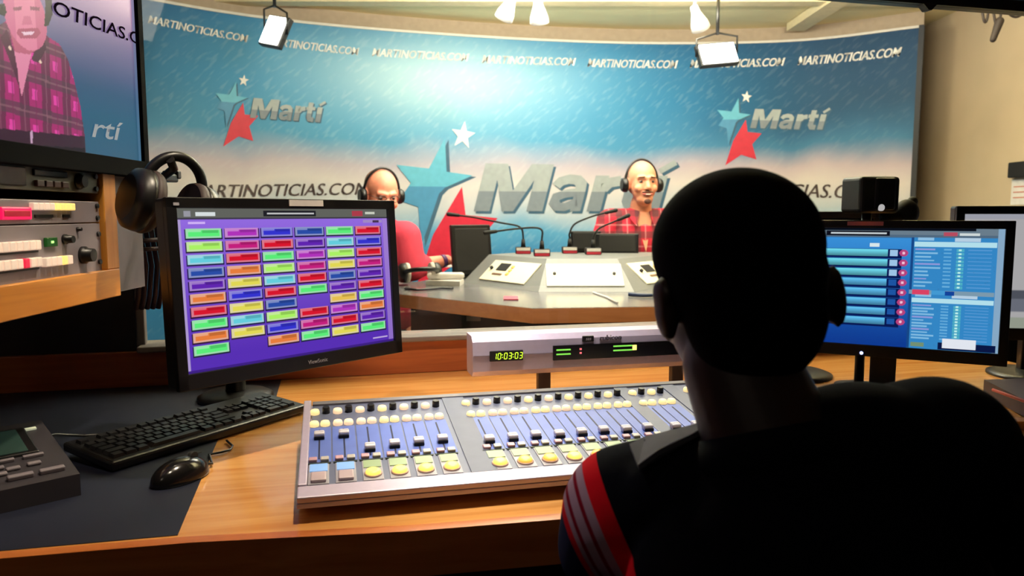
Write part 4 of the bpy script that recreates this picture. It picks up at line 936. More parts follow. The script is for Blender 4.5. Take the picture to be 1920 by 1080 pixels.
mic(1016, 470, 3.42, [(1016, 432), (1000, 427), (960, 430), (930, 434)], 'gooseneck microphone with its base nearest the turret front, bent low to the left')
mic(1068, 459, 3.66, [(1068, 438), (1078, 420), (1110, 406), (1136, 399)], 'gooseneck microphone right of the turret centre, bent up towards the host in headphones')
mic(1112, 464, 3.55, [(1114, 440), (1124, 428), (1146, 418), (1160, 412)], 'gooseneck microphone rightmost on the turret, before the two low black screens')
def flat_screen(c, w, h, yaw, tilt, label, zbase, nm='laptop'):
    t = thing(nm, label, 'computer screen', (c.x, c.y, zbase), yaw); M = Matrix.Translation((0, 0, c.z-zbase)) @ Matrix.Rotation(tilt, 4, 'X')
    mb = MB(); mb.box((0, 0, 0), (w, .018, h), M, .004); mb.build('screen_back', BLK, t)
    mb = MB(); mb.box((0, .0, 0), (w*.86, .021, h*.86), M, .004); mb.build('screen_panel', BLKM, t)
    mb = MB(); H = c.z-zbase; mb.box((0, .03, H/2), (.05, .02, H), None); mb.box((0, .05, .006), (w*.6, .12, .010), None, .003); mb.build('stand', BLK, t)
c = at(884, 468, 3.69); flat_screen(c, .235, .245, R_(38), R_(-6), 'black screen turned away, standing on the studio table left of the turret', TZ+.0005, 'computer_monitor')
c = at(1098, 452, 3.72); flat_screen(c, .15, .10, R_(-4), R_(-10), 'low black screen behind the turret, left of the pair before the host', zt_+.0005, 'small_monitor')
c = at(1157, 457, 3.70); flat_screen(c, .21, .10, R_(-6), R_(-10), 'low black screen behind the turret, right of the pair before the host', zt_+.0005, 'small_monitor')
# things lying at the left end of the table
c = atz(838, 534, TZ); t = thing('telephone', 'white telephone lying on the studio table by the black screen', 'telephone', (c.x, c.y, TZ+.0005), R_(-15))
mb = MB(); mb.prism([(-.08, -.055), (.08, -.055), (.06, .06), (-.06, .06)], 0, .022); mb.build('body', WHITEP, t)
mb = MB(); mb.cap((-.07, -.02, .040), .016, (.06, .02, .040), .016); mb.build('handset', WHITEP, t)
c = atz(790, 535, TZ); headphones('headphones', 'pale-padded headphones lying on the left end of the studio table', (c.x, c.y, TZ+.062), Euler((R_(78), 0, R_(20))), .07, .045, padm=mat('pale_pad', (196, 186, 176), .6))
c = atz(812, 545, TZ); mb = MB(); mb.tube([(c.x-.12, c.y+.02, TZ+.006), (c.x-.06, c.y-.03, TZ+.006), (c.x, c.y+.02, TZ+.006), (c.x+.03, c.y+.06, TZ+.006), (c.x+.08, c.y+.03, TZ+.006)], .005, 8)
tag(mb.build('cable', BLK), 'black cable curling over the left end of the studio table', 'cable')
c = atz(803, 500, TZ); mb = MB(); mb.prism([(-.13, -.09), (.13, -.05), (.13, .10), (-.13, .08)], 0, .006, Matrix.Translation((c.x+.02, c.y, TZ+.0005)))
tag(mb.build('paper_stack', WHITEP), 'white papers under the arm of the host in the red shirt', 'papers')
c = atz(958, 562, TZ); mb = MB(); mb.box((c.x, c.y+.03, TZ+.003), (.055, .10, .004)); tag(mb.build('pink_reflection', mat('pink_reflection', (226, 70, 100), .5)), 'small pink reflection painted on the studio table in front of the turret', 'painted_reflection')  # flat pink slab painted in as the red logos' reflection on the tabletop
a_, b_ = atz(1112, 550, TZ), atz(1158, 570, TZ); mb = MB(); mb.tube([(a_.x, a_.y, TZ+.004), ((a_.x+b_.x)/2+.01, (a_.y+b_.y)/2, TZ+.004), (b_.x, b_.y, TZ+.004)], .0035, 8)  # white tube painted in as a strip of reflection on the tabletop
tag(mb.build('strip_reflection', WHITEP), 'thin white strip painted as a reflection on the studio table before the centre cream panel', 'strip_reflection')
c = atz(1203, 556, TZ); mb = MB(); mb.tube([(c.x-.05, c.y, TZ+.008), (c.x, c.y-.03, TZ+.008), (c.x+.06, c.y-.02, TZ+.008), (c.x+.09, c.y+.03, TZ+.008)], .007, 8)
tag(mb.build('blue_cable', mat('navy_cable', (40, 56, 90), .5)), 'dark blue cable on the studio table below the right cream panel', 'cable')
c = atz(882, 616, .002); k = (c-Vector(CP)); P_ = Vector(CP)+k*(3.0/k.y) if False else None
mb = MB(); q = at(881, 616, 2.62); mb.box((q.x, q.y+.25, q.z), (.055, .004, .018)); tl = mb.build('inventory_tag', WHITEP, stt); tl.location = (0, 0, 0)

# ---------------------------------------------------------------- right-hand side: camera box, wall things, desk items
c = at(1631, 366, 1.93)
t = thing('desk_camera', 'black boxy camera with a white dot standing behind the playlist screen', 'camera', (c.x, c.y, .7606), R_(8)); z = c.z-.7606
mb = MB(); mb.box((0, 0, z), (.108, .09, .092), None, .010, seg=3); mb.box((.012, -.03, z+.002), (.06, .04, .082), None, .008); mb.build('camera_body', mat('camera_black', (30, 34, 32), .5), t)
mb = MB(); mb.cyl((.0, -.051, z-.032), (.0, -.046, z-.032), .0085, seg=18); tag(mb.build('white_dot', mat('white_dot', (235, 235, 235), .4, emit=(235, 235, 235), strength=.5), t), 'round white dot')
mb = MB(); mb.cap((.05, .0, z-.055), .018, (.105, 0, z-.055), .020); mb.cap((.105, 0, z-.05), .024, (.120, .0, z-.016), .013); mb.ell((.105, 0, z-.045), (.03, .03, .035)); mb.build('microphone_head', BLKM, t)
mb = MB(); mb.cyl((0, .01, 0), (0, .01, z-.03), .012); mb.lathe([(.06, 0), (.06, .008), (.03, .014)], (0, .01, 0)); mb.build('stand', BLK, t)
# dark console with a red edge and an oak tray at the far right of the desk
q = [atz(1845, 712, .80), atz(2000, 706, .80), atz(2000, 775, .80), atz(1925, 752, .80)]
mb = MB(); mb.prism([(p.x, p.y) for p in q], .762, .80); t = mb.build('side_console', mat('plum_metal', (70, 58, 68), .4)); tag(t, 'dark purplish panel with a red front edge at the right end of the desk', 'control panel')
mb = MB(); a_ = atz(1862, 731, .802); b_ = atz(1926, 754, .802); mb.tube([a_, b_, atz(1990, 780, .802)], .004, 8); tag(mb.build('red_edge', mat('red_edge', (210, 90, 80), .5), t), 'bright red front edge')
a_ = atz(1895, 790, .775)
mb = MB(); mb.box((a_.x+.08, a_.y, .7705), (.16, .035, .018), None, .003); tag(mb.build('oak_block', RACKW), 'small bright oak block at the right edge of the desk', 'wood block')
mb = MB(); p = at(1912, 318, 4.15); X_ = 2.808
mb.box((X_-.02, p.y, p.z), (.036, .14, .085), None, .006); tag(mb.build('wall_speaker', BLKM), 'small black box mounted on the beige wall at the right edge', 'speaker')
mb = MB(); p = at(1908, 360, 4.15); mb.box((X_-.0015, p.y, p.z), (.002, .16, .14)); t = tag(mb.build('wall_notice', WHITEP), 'paper notice with faint red lines on the beige wall', 'notice')
for k in range(3):
    mb = MB(); mb.box((X_-.0032, p.y, p.z+.03-k*.03), (.001, .12, .006)); mb.build('red_line', mat('faint_red_ink', (200, 120, 100), .6), t)
mb = MB(); c0 = at(1872, 20, 3.7)
def loop(x0, x1, dz, y): return [(x0+(x1-x0)*k/8, y, 2.02-dz*math.sin(PI*k/8)) for k in range(9)]
pz = at(1846, 10, 3.7)
for xa, xb, dz in ((1841, 1854, 30), (1862, 1878, 36), (1884, 1925, 20)):
    P_ = []
    for k in range(11):
        u = k/10; P_.append(at(xa+(xb-xa)*u, 12+dz*math.sin(PI*u)**.7 if 0 < k < 10 else -20, 3.7))
    mb.tube(P_, .006, 8)
mb.cap(at(1874, 40, 3.7), .020, at(1862, 74, 3.7), .014); tag(mb.build('hanging_cables', mat('dark_cable', (44, 34, 30), .7)), 'looped dark cables with a clip hanging near the ceiling at upper right', 'cables')
mb = MB(); a_ = at(1870, -22, 3.7); mb.cyl(a_, (a_.x, a_.y, 2.488), .008); mb.box((a_.x, a_.y, a_.z), (.30, .02, .02)); mb.build('hanger', BLKM, bpy.data.objects['hanging_cables'])

# ---------------------------------------------------------------- people
def skin_mat(name, rgb): 
    m = mat(name, rgb, .5, vary=.05, scale=60); b = m.node_tree.nodes['Principled BSDF']
    b.inputs['Subsurface Weight'].default_value = .08; b.inputs['Subsurface Radius'].default_value = (.012, .005, .003); return m
def plaid(name, base, dark, light_, sx=15, sz=11):
    m = bpy.data.materials.new(name); m.use_nodes = True; nt = m.node_tree; b = nt.nodes['Principled BSDF']; N = nt.nodes.new; L = nt.links.new
    tc = N('ShaderNodeTexCoord'); sp = N('ShaderNodeSeparateXYZ'); L(tc.outputs['Object'], sp.inputs[0])
    def band(sock, k, off, lo, hi):
        a = N('ShaderNodeMath'); a.operation = 'MULTIPLY_ADD'; L(sock, a.inputs[0]); a.inputs[1].default_value = k; a.inputs[2].default_value = off
        f = N('ShaderNodeMath'); f.operation = 'FRACT'; L(a.outputs[0], f.inputs[0])
        r = N('ShaderNodeValToRGB'); e = r.color_ramp.elements; e[0].position = lo; e[0].color = (0, 0, 0, 1); e[1].position = min(lo+.05, 1); e[1].color = (1, 1, 1, 1)
        q = e.new(hi); q.color = (1, 1, 1, 1); q2 = e.new(min(hi+.05, 1)); q2.color = (0, 0, 0, 1); L(f.outputs[0], r.inputs[0]); return r.outputs[0]
    def mixc(fac, k, a, col):
        ml = N('ShaderNodeMath'); ml.operation = 'MULTIPLY'; L(fac, ml.inputs[0]); ml.inputs[1].default_value = k
        x = N('ShaderNodeMix'); x.data_type = 'RGBA'; L(ml.outputs[0], x.inputs[0])
        if isinstance(a, tuple): x.inputs[6].default_value = a
        else: L(a, x.inputs[6])
        x.inputs[7].default_value = col; return x.outputs[2]
    c = (*srgb(base), 1); d = (*srgb(dark), 1); l = (*srgb(light_), 1)
    o = mixc(band(sp.outputs[0], sx, .1, .1, .45), .65, c, d); o = mixc(band(sp.outputs[2], sz, .3, .1, .42), .65, o, d)
    o = mixc(band(sp.outputs[0], sx, .1, .68, .74), .55, o, l); o = mixc(band(sp.outputs[2], sz, .3, .68, .74), .55, o, l)
    L(o, b.inputs['Base Color']); b.inputs['Roughness'].default_value = .85; return m

def head_parts(mb, H, s=1.0, smile=0):
    """adds the solids of a head (origin between the ears at eye height, +y forward, +z up) through matrix H"""
    def e(c, r): mb.ell(H @ Vector(c)*1, r, H.to_3x3().to_4x4(), 28, 18)
    def c_(a, ra, b, rb): mb.cap(H @ Vector(a), ra, H @ Vector(b), rb, 14)
    e((0, -.012, .034), (.074*s, .094*s, .086*s)); e((0, .022, -.018), (.064*s, .070*s, .085*s)); e((0, .038, -.082), (.044*s, .046*s, .036*s))
    c_((0, .086, .004), .009, (0, .110, -.030), .0125); e((-.012, .100, -.036), (.009, .010, .008)); e((.012, .100, -.036), (.009, .010, .008))
    c_((-.040, .074, .024), .011, (-.012, .088, .022), .010); c_((.040, .074, .024), .011, (.012, .088, .022), .010)
    e((-.038, .064, -.030), (.023, .022, .022)); e((.038, .064, -.030), (.023, .022, .022))
    c_((-.020, .084, -.058), .006, (.020, .084, -.058), .006); c_((-.016, .082, -.069), .0065, (.016, .082, -.069), .0065); e((0, .078, -.095), (.020, .018, .016))
    for sx in (-1, 1): e((sx*.079*s, -.006, -.006), (.011, .020, .033)); e((sx*.082*s, -.010, .012), (.009, .020, .018))
def hand_parts(mb, wrist, d, n, side=1, curl=.5, L=.095):
    """wrist point, direction d the hand points, n = back-of-hand normal; five separate bent fingers"""
    d = Vector(d).normalized(); n = Vector(n); n = (n-d*n.dot(d)).normalized(); x = d.cross(n)*side
    w = Vector(wrist)
    for k in (-1, 0, 1): mb.cap(w+x*k*.018+d*.012, .015, w+x*k*.026+d*.075, .0125, 12)
    for i, (off, ln) in enumerate(((-.033, .062), (-.011, .074), (.011, .079), (.033, .070))):
        a = w+x*off+d*.082; p = a; ang = 0; 
        for j, f in enumerate((.45, .32, .23)):
            ang += curl*(.55, .75, .6)[j]; dd = d*math.cos(ang)-n*math.sin(ang); q = p+dd*ln*f; mb.cap(p, .0085-.0008*j, q, .0078-.0008*j, 10); p = q
    a = w+x*.030+d*.025; b = a+(x*.75+d*.65-n*.25).normalized()*.042; c = b+(x*.25+d*.95-n*.3).normalized()*.032
    mb.cap(a, .012, b, .0095, 10); mb.cap(b, .0092, c, .0078, 10)
def Mt(loc, yaw, pitch=0, roll=0): return Matrix.Translation(loc) @ Matrix.Rotation(yaw, 4, 'Z') @ Matrix.Rotation(pitch, 4, 'X') @ Matrix.Rotation(roll, 4, 'Y')
def eyes_(H, parent, sunk=0):
    for sx in (-1, 1):
        mb = MB(); c = H @ Vector((sx*.0305, .0765, .004)); mb.ell(c, (.0105, .0105, .0072), None, 16, 10)
        e = mb.build('eye', mat('eye_white', (150, 128, 118), .4), parent); mb = MB(); mb.ell(H @ Vector((sx*.0300, .0855, .003)), (.0062, .0032, .0058), H.to_3x3().to_4x4(), 12, 8); mb.build('iris', mat('iris_brown', (40, 26, 20), .3), e)
def on_head_phones(t, H, r=.088, cup=.036):
    mb = MB(); pts = [H @ Vector((math.cos(a_)*r, -.008, .01+math.sin(a_)*(r+.032))) for a_ in [PI*i/20 for i in range(21)]]; mb.tube(pts, .006, 10); hp = mb.build('headphones', BLK, t)
    for sx in (-1, 1):
        M = H @ Matrix.Translation((sx*.090, -.006, -.006)) @ Matrix.Rotation(sx*PI/2, 4, 'Y')
        mb = MB(); mb.lathe([(cup, -.010), (cup*1.05, 0), (cup, .010), (cup*.8, .020)], M=M); mb.build('ear_cup', BLK, hp)
    return hp


def trousers(t, hips, knees, feet, m, r0=.105, r1=.078, r2=.058):
    mb = MB(); mb.cap(hips[0], r0+.02, hips[1], r0+.02)
    for h, k, f in zip(hips, knees, feet): mb.cap(h, r0, k, r1); mb.cap(k, r1-.004, f+Vector((0, 0, .02)), r2)
    fuse('trousers', mb, .008, m, t, 5)
# host with headphones and plaid shirt, right
hc = at(1204, 345, 3.95); H = Mt(hc, PI-R_(-8), R_(4))
skin = skin_mat('skin_fair', (232, 158, 122))
hm = thing('person', 'balding man in headphones and a red plaid shirt smiling at the studio table', 'person', (0, 0, 0))
mb = MB(); head_parts(mb, H)
nk = hc+Vector((0, .02, -.10)); ch = Vector((hc.x+.01, hc.y+.06, hc.z-.30))
mb.cap(nk, .055, nk+Vector((0, .03, -.10)), .062); sh = [ch+Vector((-.17, .0, .10)), ch+Vector((.17, 0, .10))]
mb.cap(sh[0], .06, sh[1], .06); mb.ell(ch, (.165, .11, .17)); mb.ell(ch+Vector((0, .01, -.26)), (.155, .115, .20)); mb.cap(ch+Vector((-.09, 0, -.45)), .11, ch+Vector((.09, 0, -.45)), .11)
el = [ch+Vector((-.26, -.06, -.12)), ch+Vector((.27, -.06, -.12))]; wr = [Vector((ch.x-.12, 3.80, TZ+.175)), Vector((ch.x+.26, 3.72, TZ+.06))]
wr[0] = Vector((ch.x-.24, 3.84, TZ+.055))
for i in (0, 1):
    mb.cap(sh[i], .055, el[i], .043); mb.cap(el[i], .042, wr[i], .027)
    hand_parts(mb, wr[i], (.3*(1 if i == 0 else -1), -1, -.1), (0, 0, 1), 1 if i == 0 else -1, .35)
    kn = ch+Vector(((-.11, .11)[i], -.42, -.47)); mb.cap(ch+Vector(((-.09, .09)[i], 0, -.47)), .085, kn, .060); ft = Vector((kn.x, kn.y+.02, .09)); mb.cap(kn, .055, ft, .040); mb.cap(ft+Vector((0, .02, -.035)), .038, ft+Vector((0, -.14, -.05)), .032)
body = fuse('body', mb, .0055, skin, hm, 4)
shirt = plaid('plaid_red', (196, 28, 54), (62, 44, 48), (214, 150, 150), 11, 9)
mb = MB(); mb.cap(sh[0], .074, sh[1], .074); mb.ell(ch, (.182, .128, .18)); mb.ell(ch+Vector((0, .01, -.26)), (.175, .135, .24)); mb.cap(nk+Vector((0, .035, -.085)), .066, ch, .10)
for i in (0, 1): mb.cap(sh[i], .070, el[i], .058); mb.cap(el[i], .058, el[i].lerp(wr[i], .75), .042)
so = fuse('shirt', mb, .007, shirt, hm, 6)
# open neck: a V of skin, with collar wings
fy = ch.y-.128
mb = MB(); vv = [(-.050, .155), (.050, .155), (.030, .06), (.008, -.055), (-.020, .05)]
mb.prism(vv, 0, .012, Matrix.Translation((ch.x-.005, fy+.012, ch.z)) @ Matrix.Rotation(PI/2, 4, 'X') @ Matrix.Rotation(R_(-12), 4, 'X')); mb.build('open_neck', skin, hm)
for sx in (-1, 1):
    mb = MB(); mb.prism([(sx*.025, .0), (sx*.080, .02), (sx*.085, -.03), (sx*.045, -.085)], 0, .008, Matrix.Translation((ch.x-.003, fy+.030, ch.z+.155)) @ Matrix.Rotation(PI/2, 4, 'X') @ Matrix.Rotation(R_(-24), 4, 'X')); mb.build('collar', shirt, hm)
for k in range(3): mb = MB(); mb.cyl((ch.x-.004, fy-.001, ch.z-.10-k*.09), (ch.x-.004, fy-.006, ch.z-.10-k*.09), .006, seg=12); mb.build('button', WHITEP, hm)
eyes_(H, hm); on_head_phones(hm, H)
greyh = mat('grey_stubble', (140, 104, 86), .9); dkbrow = mat('brow_brown', (110, 70, 54), .9); lipm = mat('lip_pink', (186, 82, 76), .5); teeth = mat('teeth', (235, 225, 212), .35)
for sx in (-1, 1): mb = MB(); mb.cap(H @ Vector((sx*.018, .0975, .026)), .0035, H @ Vector((sx*.044, .083, .025)), .003, 10); mb.build('eyebrow', dkbrow, hm)
mb = MB(); mb.cap(H @ Vector((-.022, .091, -.061)), .0045, H @ Vector((0, .098, -.066)), .006, 10); mb.cap(H @ Vector((.022, .091, -.061)), .0045, H @ Vector((0, .098, -.066)), .006, 10); mo = mb.build('mouth', lipm, hm)
mb = MB(); mb.ell(H @ Vector((0, .1015, -.0635)), (.014, .004, .0035), H.to_3x3().to_4x4(), 14, 8); mb.build('teeth', teeth, mo)
mb = MB(); mb.cap(H @ Vector((-.024, .088, -.050)), .005, H @ Vector((0, .097, -.049)), .006, 10); mb.cap(H @ Vector((.024, .088, -.050)), .005, H @ Vector((0, .097, -.049)), .006, 10); mb.build('moustache', greyh, hm)
mb = MB(); mb.ell(H @ Vector((0, .088, -.098)), (.018, .012, .014), H.to_3x3().to_4x4(), 16, 10); mb.build('goatee', mat('dark_goatee', (92, 62, 54), .9), hm)
mb = MB()
for sx in (-1, 1): mb.ell(H @ Vector((sx*.066, -.04, .02)), (.016, .055, .05), H.to_3x3().to_4x4())
mb.ell(H @ Vector((0, -.075, .01)), (.062, .035, .065), H.to_3x3().to_4x4())
fuse('hair', mb, .005, mat('short_grey_hair', (150, 120, 104), .95), hm, 3)
# stool behind the table
def stool(x, y, zs, label):
    t = thing('stool', label, 'stool', (x, y, .0005)); mb = MB(); mb.lathe([(.17, zs-.06), (.19, zs-.05), (.19, zs-.01), (.16, zs)], (0, 0, 0), 32); mb.build('seat', BLKM, t)
    mb = MB(); mb.cyl((0, 0, .03), (0, 0, zs-.06), .028); mb.lathe([(.22, 0), (.22, .015), (.05, .035)], (0, 0, 0), 32); mb.build('pedestal', BLK, t)
_k = [ch+Vector((x, -.42, -.47)) for x in (-.11, .11)]
trousers(hm, [ch+Vector((x, 0, -.46)) for x in (-.09, .09)], _k, [Vector((q.x, q.y+.02, .09)) for q in _k], mat('dark_trousers', (34, 36, 48), .9))
stool(ch.x, ch.y+.0, ch.z-.575, 'stool carrying the host in headphones behind the studio table')

# host at the left, half hidden by the monitor
hl = at(716, 366, 3.62); HL = Mt(hl, PI+R_(28), R_(-14))
lm = thing('person', 'man with glasses and red shirt leaning over the left end of the studio table', 'person', (0, 0, 0))
mb = MB(); head_parts(mb, HL); nk = hl+Vector((-.01, .03, -.09)); cl = hl+Vector((-.04, .05, -.28))
mb.cap(nk, .055, nk+Vector((-.01, .02, -.08)), .064)
s0 = cl+Vector((-.19, .05, .08)); s1 = cl+Vector((.15, -.05, .08)); mb.cap(s0, .06, s1, .06); mb.ell(cl, (.17, .13, .18)); mb.ell(cl+Vector((0, .03, -.26)), (.17, .14, .22)); mb.cap(cl+Vector((-.1, .05, -.44)), .11, cl+Vector((.1, .03, -.44)), .11)
e1 = at(772, 504, 3.60); w1 = at(838, 488, 3.72); e0 = cl+Vector((-.26, -.05, -.16)); w0 = cl+Vector((-.14, -.25, -.165))
e1.z = max(e1.z, TZ+.06); w1.z = max(w1.z, TZ+.05)
mb.cap(s1, .055, e1, .046); mb.cap(e1, .045, w1, .028); hand_parts(mb, w1, (1, .35, -.35), (0, 0, 1), 1, .35)
mb.cap(s0, .055, e0, .045); mb.cap(e0, .043, w0, .028); hand_parts(mb, w0, (.3, -1, -.1), (0, 0, 1), 1, .35)
for i in (0, 1):
    kn = cl+Vector(((-.11, .11)[i], -.36, -.47)); mb.cap(cl+Vector(((-.09, .09)[i], .03, -.46)), .085, kn, .060); ft = Vector((kn.x, kn.y+.02, .09)); mb.cap(kn, .055, ft, .040); mb.cap(ft+Vector((0, .02, -.035)), .038, ft+Vector((0, -.14, -.05)), .032)
skin2 = skin_mat('skin_rosy', (236, 150, 120)); fuse('body', mb, .0055, skin2, lm, 4)
redsh = mat('red_shirt', (196, 52, 74), .85, vary=.08, scale=12)
mb = MB(); mb.cap(s0, .075, s1, .078); mb.ell(cl, (.19, .15, .19)); mb.ell(cl+Vector((0, .03, -.26)), (.19, .16, .25)); mb.cap(s1, .078, e1, .070); mb.cap(e1, .068, e1.lerp(w1, .28), .056); mb.cap(s0, .075, e0, .062); mb.cap(nk+Vector((0, .02, -.07)), .068, cl, .11)
fuse('shirt', mb, .007, redsh, lm, 6)
eyes_(HL, lm); on_head_phones(lm, HL)
mb = MB()
for sx in (-1, 1): mb.tube([HL @ Vector((sx*.031+math.cos(a_)*.021, .100, .004+math.sin(a_)*.015)) for a_ in [2*PI*k/20 for k in range(21)]], .0018, 8)
mb.tube([HL @ Vector((-.012, .101, .007)), HL @ Vector((0, .106, .010)), HL @ Vector((.012, .101, .007))], .0016, 8)
for sx in (-1, 1): mb.tube([HL @ Vector((sx*.052, .099, .008)), HL @ Vector((sx*.080, .03, .010)), HL @ Vector((sx*.086, -.01, .006))], .0016, 8)
mb.build('glasses', mat('glasses_brown', (80, 50, 40), .3), lm)
mb = MB(); mb.cap(HL @ Vector((-.020, .090, -.062)), .005, HL @ Vector((.020, .090, -.062)), .005, 10); mb.build('mouth', lipm, lm)
mb = MB(); mb.ell(HL @ Vector((0, -.045, .045)), (.074, .075, .074), HL.to_3x3().to_4x4()); mb.ell(HL @ Vector((0, -.07, .0)), (.066, .045, .06), HL.to_3x3().to_4x4()); fuse('hair', mb, .005, mat('brown_grey_hair', (130, 92, 74), .95), lm, 3)
d = (w1-e1).normalized(); mb = MB(); mb.cyl(w1-d*.035, w1-d*.012, .034, .031, 24); wt = mb.build('wristwatch', mat('watch_purple', (96, 60, 110), .4), lm)
_k = [cl+Vector((x, -.36, -.47)) for x in (-.11, .11)]
trousers(lm, [cl+Vector((x, .03, -.46)) for x in (-.09, .09)], _k, [Vector((q.x, q.y+.02, .09)) for q in _k], MATS['dark_trousers'])
stool(cl.x, cl.y+.03, cl.z-.565, 'stool under the man in the red shirt at the left end of the studio table')

# operator in the foreground, seen from behind
OH = Mt((.238, .80, 1.131), R_(9), R_(-6), R_(-6))
op = thing('person', 'man seen from behind in dark polo with striped sleeve, working the mixing console', 'person', (0, 0, 0))
skd = skin_mat('skin_deep_brown', (44, 25, 19))
mb = MB(); head_parts(mb, OH, 1.0)
mb.ell(OH @ Vector((.100, -.030, -.012)), (.011, .018, .034), OH.to_3x3().to_4x4() @ Matrix.Rotation(R_(-20), 4, 'Z')); mb.ell(OH @ Vector((.088, -.022, -.010)), (.014, .012, .026))
for sx in (1,): mb.ell(OH @ Vector((sx*.091, -.022, -.006)), (.009, .019, .032), OH.to_3x3().to_4x4() @ Matrix.Rotation(sx*R_(-25), 4, 'Z')); mb.ell(OH @ Vector((sx*.085, -.012, -.006)), (.010, .012, .020))
nk0 = Vector((.240, .775, 1.06)); nk1 = Vector((.275, .735, .955)); mb.cap(nk0, .060, nk1, .070)
SL_ = Vector((.135, .83, .878)); SR = Vector((.435, .745, .975)); CH = Vector((.300, .725, .80)); PV = Vector((.32, .60, .545))
mb.cap(SL_, .062, SR, .066); mb.ell(CH, (.165, .12, .17), Matrix.Rotation(R_(-12), 4, 'Y')); mb.cap(CH, .14, PV, .145); mb.cap(PV+Vector((-.08, 0, -.02)), .115, PV+Vector((.08, 0, -.02)), .115)
EL = Vector((.118, .90, .72)); WL_ = Vector((.36, 1.17, .835)); ER = Vector((.60, .93, .82)); WR = Vector((.60, 1.17, .845))
EL = Vector((.125, .93, .800-.02)); 
mb.cap(SL_, .058, EL, .045); mb.cap(EL, .043, WL_, .029); mb.cap(SR, .060, ER, .047); mb.cap(ER, .045, WR, .029)
hand_parts(mb, WL_, (.45, .9, .02), (0, -.1, 1), 1, .4); hand_parts(mb, WR, (.05, 1, .0), (0, -.1, 1), -1, .4)
for i, sx in enumerate((-1, 1)):
    kn = PV+Vector((sx*.13, .42, -.02)); mb.cap(PV+Vector((sx*.09, 0, -.03)), .092, kn, .062); ft = kn+Vector((0, .03, -.43)); mb.cap(kn, .058, ft, .042); mb.cap(ft+Vector((0, -.02, -.03)), .040, ft+Vector((0, .15, -.045)), .034)
fuse('body', mb, .005, skd, op, 4)
navy = mat('navy_shirt', (7, 9, 17), .95, spec=.08); strr = mat('stripe_red', (190, 14, 30), .85); strg = mat('stripe_grey', (150, 120, 140), .85); strd = mat('stripe_dark_red', (120, 10, 34), .85); blu = mat('sleeve_blue', (24, 34, 66), .9)
ax = (EL-SL_).normalized(); SE = SL_.lerp(EL, .62)
aout = Vector((-.95, -.25, .1)).normalized()
def polo_fabric():
    m = bpy.data.materials.new('polo_fabric'); m.use_nodes = True; nt = m.node_tree; b = nt.nodes['Principled BSDF']; N = nt.nodes.new; L = nt.links.new
    tc = N('ShaderNodeTexCoord'); sp = N('ShaderNodeSeparateXYZ'); L(tc.outputs['Object'], sp.inputs[0])
    sub = N('ShaderNodeVectorMath'); sub.operation = 'SUBTRACT'; L(tc.outputs['Object'], sub.inputs[0]); sub.inputs[1].default_value = SL_
    def dot(v): d = N('ShaderNodeVectorMath'); d.operation = 'DOT_PRODUCT'; L(sub.outputs[0], d.inputs[0]); d.inputs[1].default_value = v; return d.outputs['Value']
    def op_(o, a, k): x = N('ShaderNodeMath'); x.operation = o; L(a, x.inputs[0]) ; (L(k, x.inputs[1]) if not isinstance(k, float) else setattr(x.inputs[1], 'default_value', k)); return x.outputs[0]
    q = op_('MULTIPLY', dot(Vector((-.88, .10, -.42)).normalized()), 8.0)
    r = N('ShaderNodeValToRGB'); cr = r.color_ramp; cr.interpolation = 'CONSTANT'; cols = dict(n=(7, 9, 17), r=(200, 14, 30), g=(158, 128, 146), d=(120, 10, 34), b=(22, 32, 64))
    st = [(0, 'n'), (.006, 'r'), (.026, 'g'), (.036, 'd'), (.041, 'g'), (.051, 'd'), (.056, 'g'), (.062, 'r'), (.070, 'b')]
    cr.elements[0].color = (*srgb(cols['n']), 1); cr.elements[1].position = st[-1][0]*8; cr.elements[1].color = (*srgb(cols['b']), 1)
    for p, k in st[1:-1]: e = cr.elements.new(p*8); e.color = (*srgb(cols[k]), 1)
    L(q, r.inputs['Fac'])
    mk = op_('MULTIPLY', op_('LESS_THAN', sp.outputs[0], .185), op_('LESS_THAN', sp.outputs[2], .99)); mk = op_('MULTIPLY', mk, op_('GREATER_THAN', dot(aout), 0.0))
    x = N('ShaderNodeMix'); x.data_type = 'RGBA'; L(mk, x.inputs[0]); x.inputs[6].default_value = (*srgb(cols['n']), 1); L(r.outputs[0], x.inputs[7])
    L(x.outputs[2], b.inputs['Base Color']); b.inputs['Roughness'].default_value = .95; b.inputs['Specular IOR Level'].default_value = .08
    return m
mb = MB(); mb.cap(SL_, .078, SR, .080); mb.ell(CH, (.190, .142, .185), Matrix.Rotation(R_(-12), 4, 'Y')); mb.cap(CH, .160, PV, .165); mb.cap(nk1+Vector((0, 0, -.01)), .084, CH, .13); mb.cap(PV+Vector((-.08, 0, 0)), .135, PV+Vector((.08, 0, 0)), .135)
mb.cap(SL_, .078, SL_.lerp(EL, .80), .070); mb.cap(SR, .080, SR.lerp(ER, .8), .070); mb.ell(SR.lerp(nk1, .5)+Vector((0, 0, .015)), (.10, .07, .07)); mb.ell(SL_.lerp(nk1, .5)+Vector((0, 0, .0)), (.09, .07, .06))
fuse('polo_shirt', mb, .005, polo_fabric(), op, 8)
mb = MB()
for k in range(3): pass
def collar_wing(pts, t=.006):
    mb = MB(); n = (pts[1]-pts[0]).cross(pts[2]-pts[0]).normalized()*t
    a = [mb.bm.verts.new(p) for p in pts]; b = [mb.bm.verts.new(p+n) for p in pts]; m = len(pts); mb.bm.faces.new(a[::-1]); mb.bm.faces.new(b)
    for i in range(m): mb.bm.faces.new((a[i], a[(i+1) % m], b[(i+1) % m], b[i]))
    return mb
cg = mat('collar_grey', (92, 92, 104), .9)
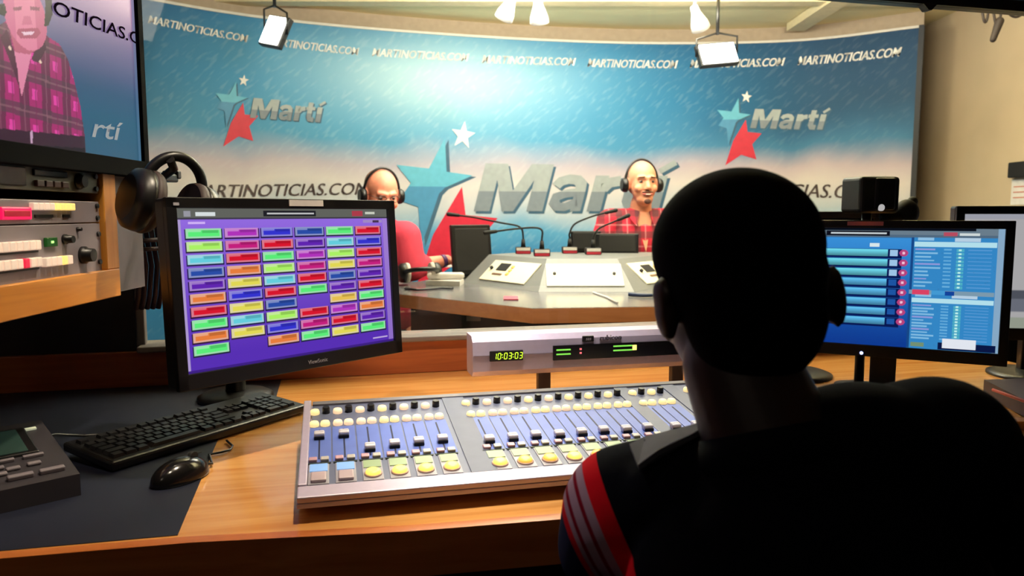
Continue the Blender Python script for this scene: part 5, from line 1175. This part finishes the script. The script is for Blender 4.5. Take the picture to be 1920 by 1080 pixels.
P_ = [at(1345, 784, .80), at(1300, 812, .775), at(1236, 842, .755), at(1196, 872, .745), at(1180, 832, .80), at(1210, 818, .84), at(1290, 800, .86)]
tag(collar_wing(P_).build('collar', cg, op), 'grey collar wing')
mb = MB(); mb.lathe([(.078, -.012), (.080, .012), (.071, .034), (.068, .034), (.072, -.012)], M=Matrix.Translation(nk1+Vector((-.005, .006, .012))) @ Matrix.Rotation(R_(-20), 4, 'X') @ Matrix.Rotation(R_(-10), 4, 'Y')); mb.build('collar_stand', navy, op)
mb = MB(); s_ = 1
mb.ell(OH @ Vector((0, -.018, .052)), (.0840, .104, .083), OH.to_3x3().to_4x4(), 40, 28); mb.ell(OH @ Vector((0, -.046, -.012)), (.074, .064, .080), OH.to_3x3().to_4x4(), 32, 20); mb.ell(OH @ Vector((0, -.030, .02)), (.0815, .088, .066), OH.to_3x3().to_4x4(), 32, 20)
fuse('hair', mb, .005, mat('black_cropped_hair', (5, 4, 4), .95, spec=.05, vary=.3, scale=400), op, 4)
eyes_(Mt((.238, .80, 1.131), R_(9), R_(-6), R_(-6)), op)
_k = [PV+Vector((x, .42, -.02)) for x in (-.13, .13)]
trousers(op, [PV+Vector((x, 0, -.03)) for x in (-.09, .09)], _k, [q+Vector((0, .03, -.43)) for q in _k], mat('black_trousers', (12, 12, 15), .95, spec=.1))
c_ = thing('office_chair', 'black office chair under the man at the mixing console', 'chair', (PV.x, PV.y+.08, .0005), R_(5))
mb = MB(); zs = PV.z-.160; mb.box((0, 0, zs-.03), (.46, .44, .06), None, .02, seg=3); mb.build('seat', BLKM, c_)
mb = MB(); mb.cyl((0, 0, .06), (0, 0, zs-.06), .03); mb.build('gas_column', BLK, c_)
for k in range(5):
    a_ = 2*PI*k/5; e = Vector((math.cos(a_)*.27, math.sin(a_)*.27, .055)); mb = MB(); mb.tube([(0, 0, .09), tuple(e)], .016, 8, rs=[.022, .014]); lg = mb.build('leg', BLK, c_); mb = MB(); mb.cyl((e.x-.012, e.y, .026), (e.x+.012, e.y, .026), .025); mb.build('caster', BLK, lg)
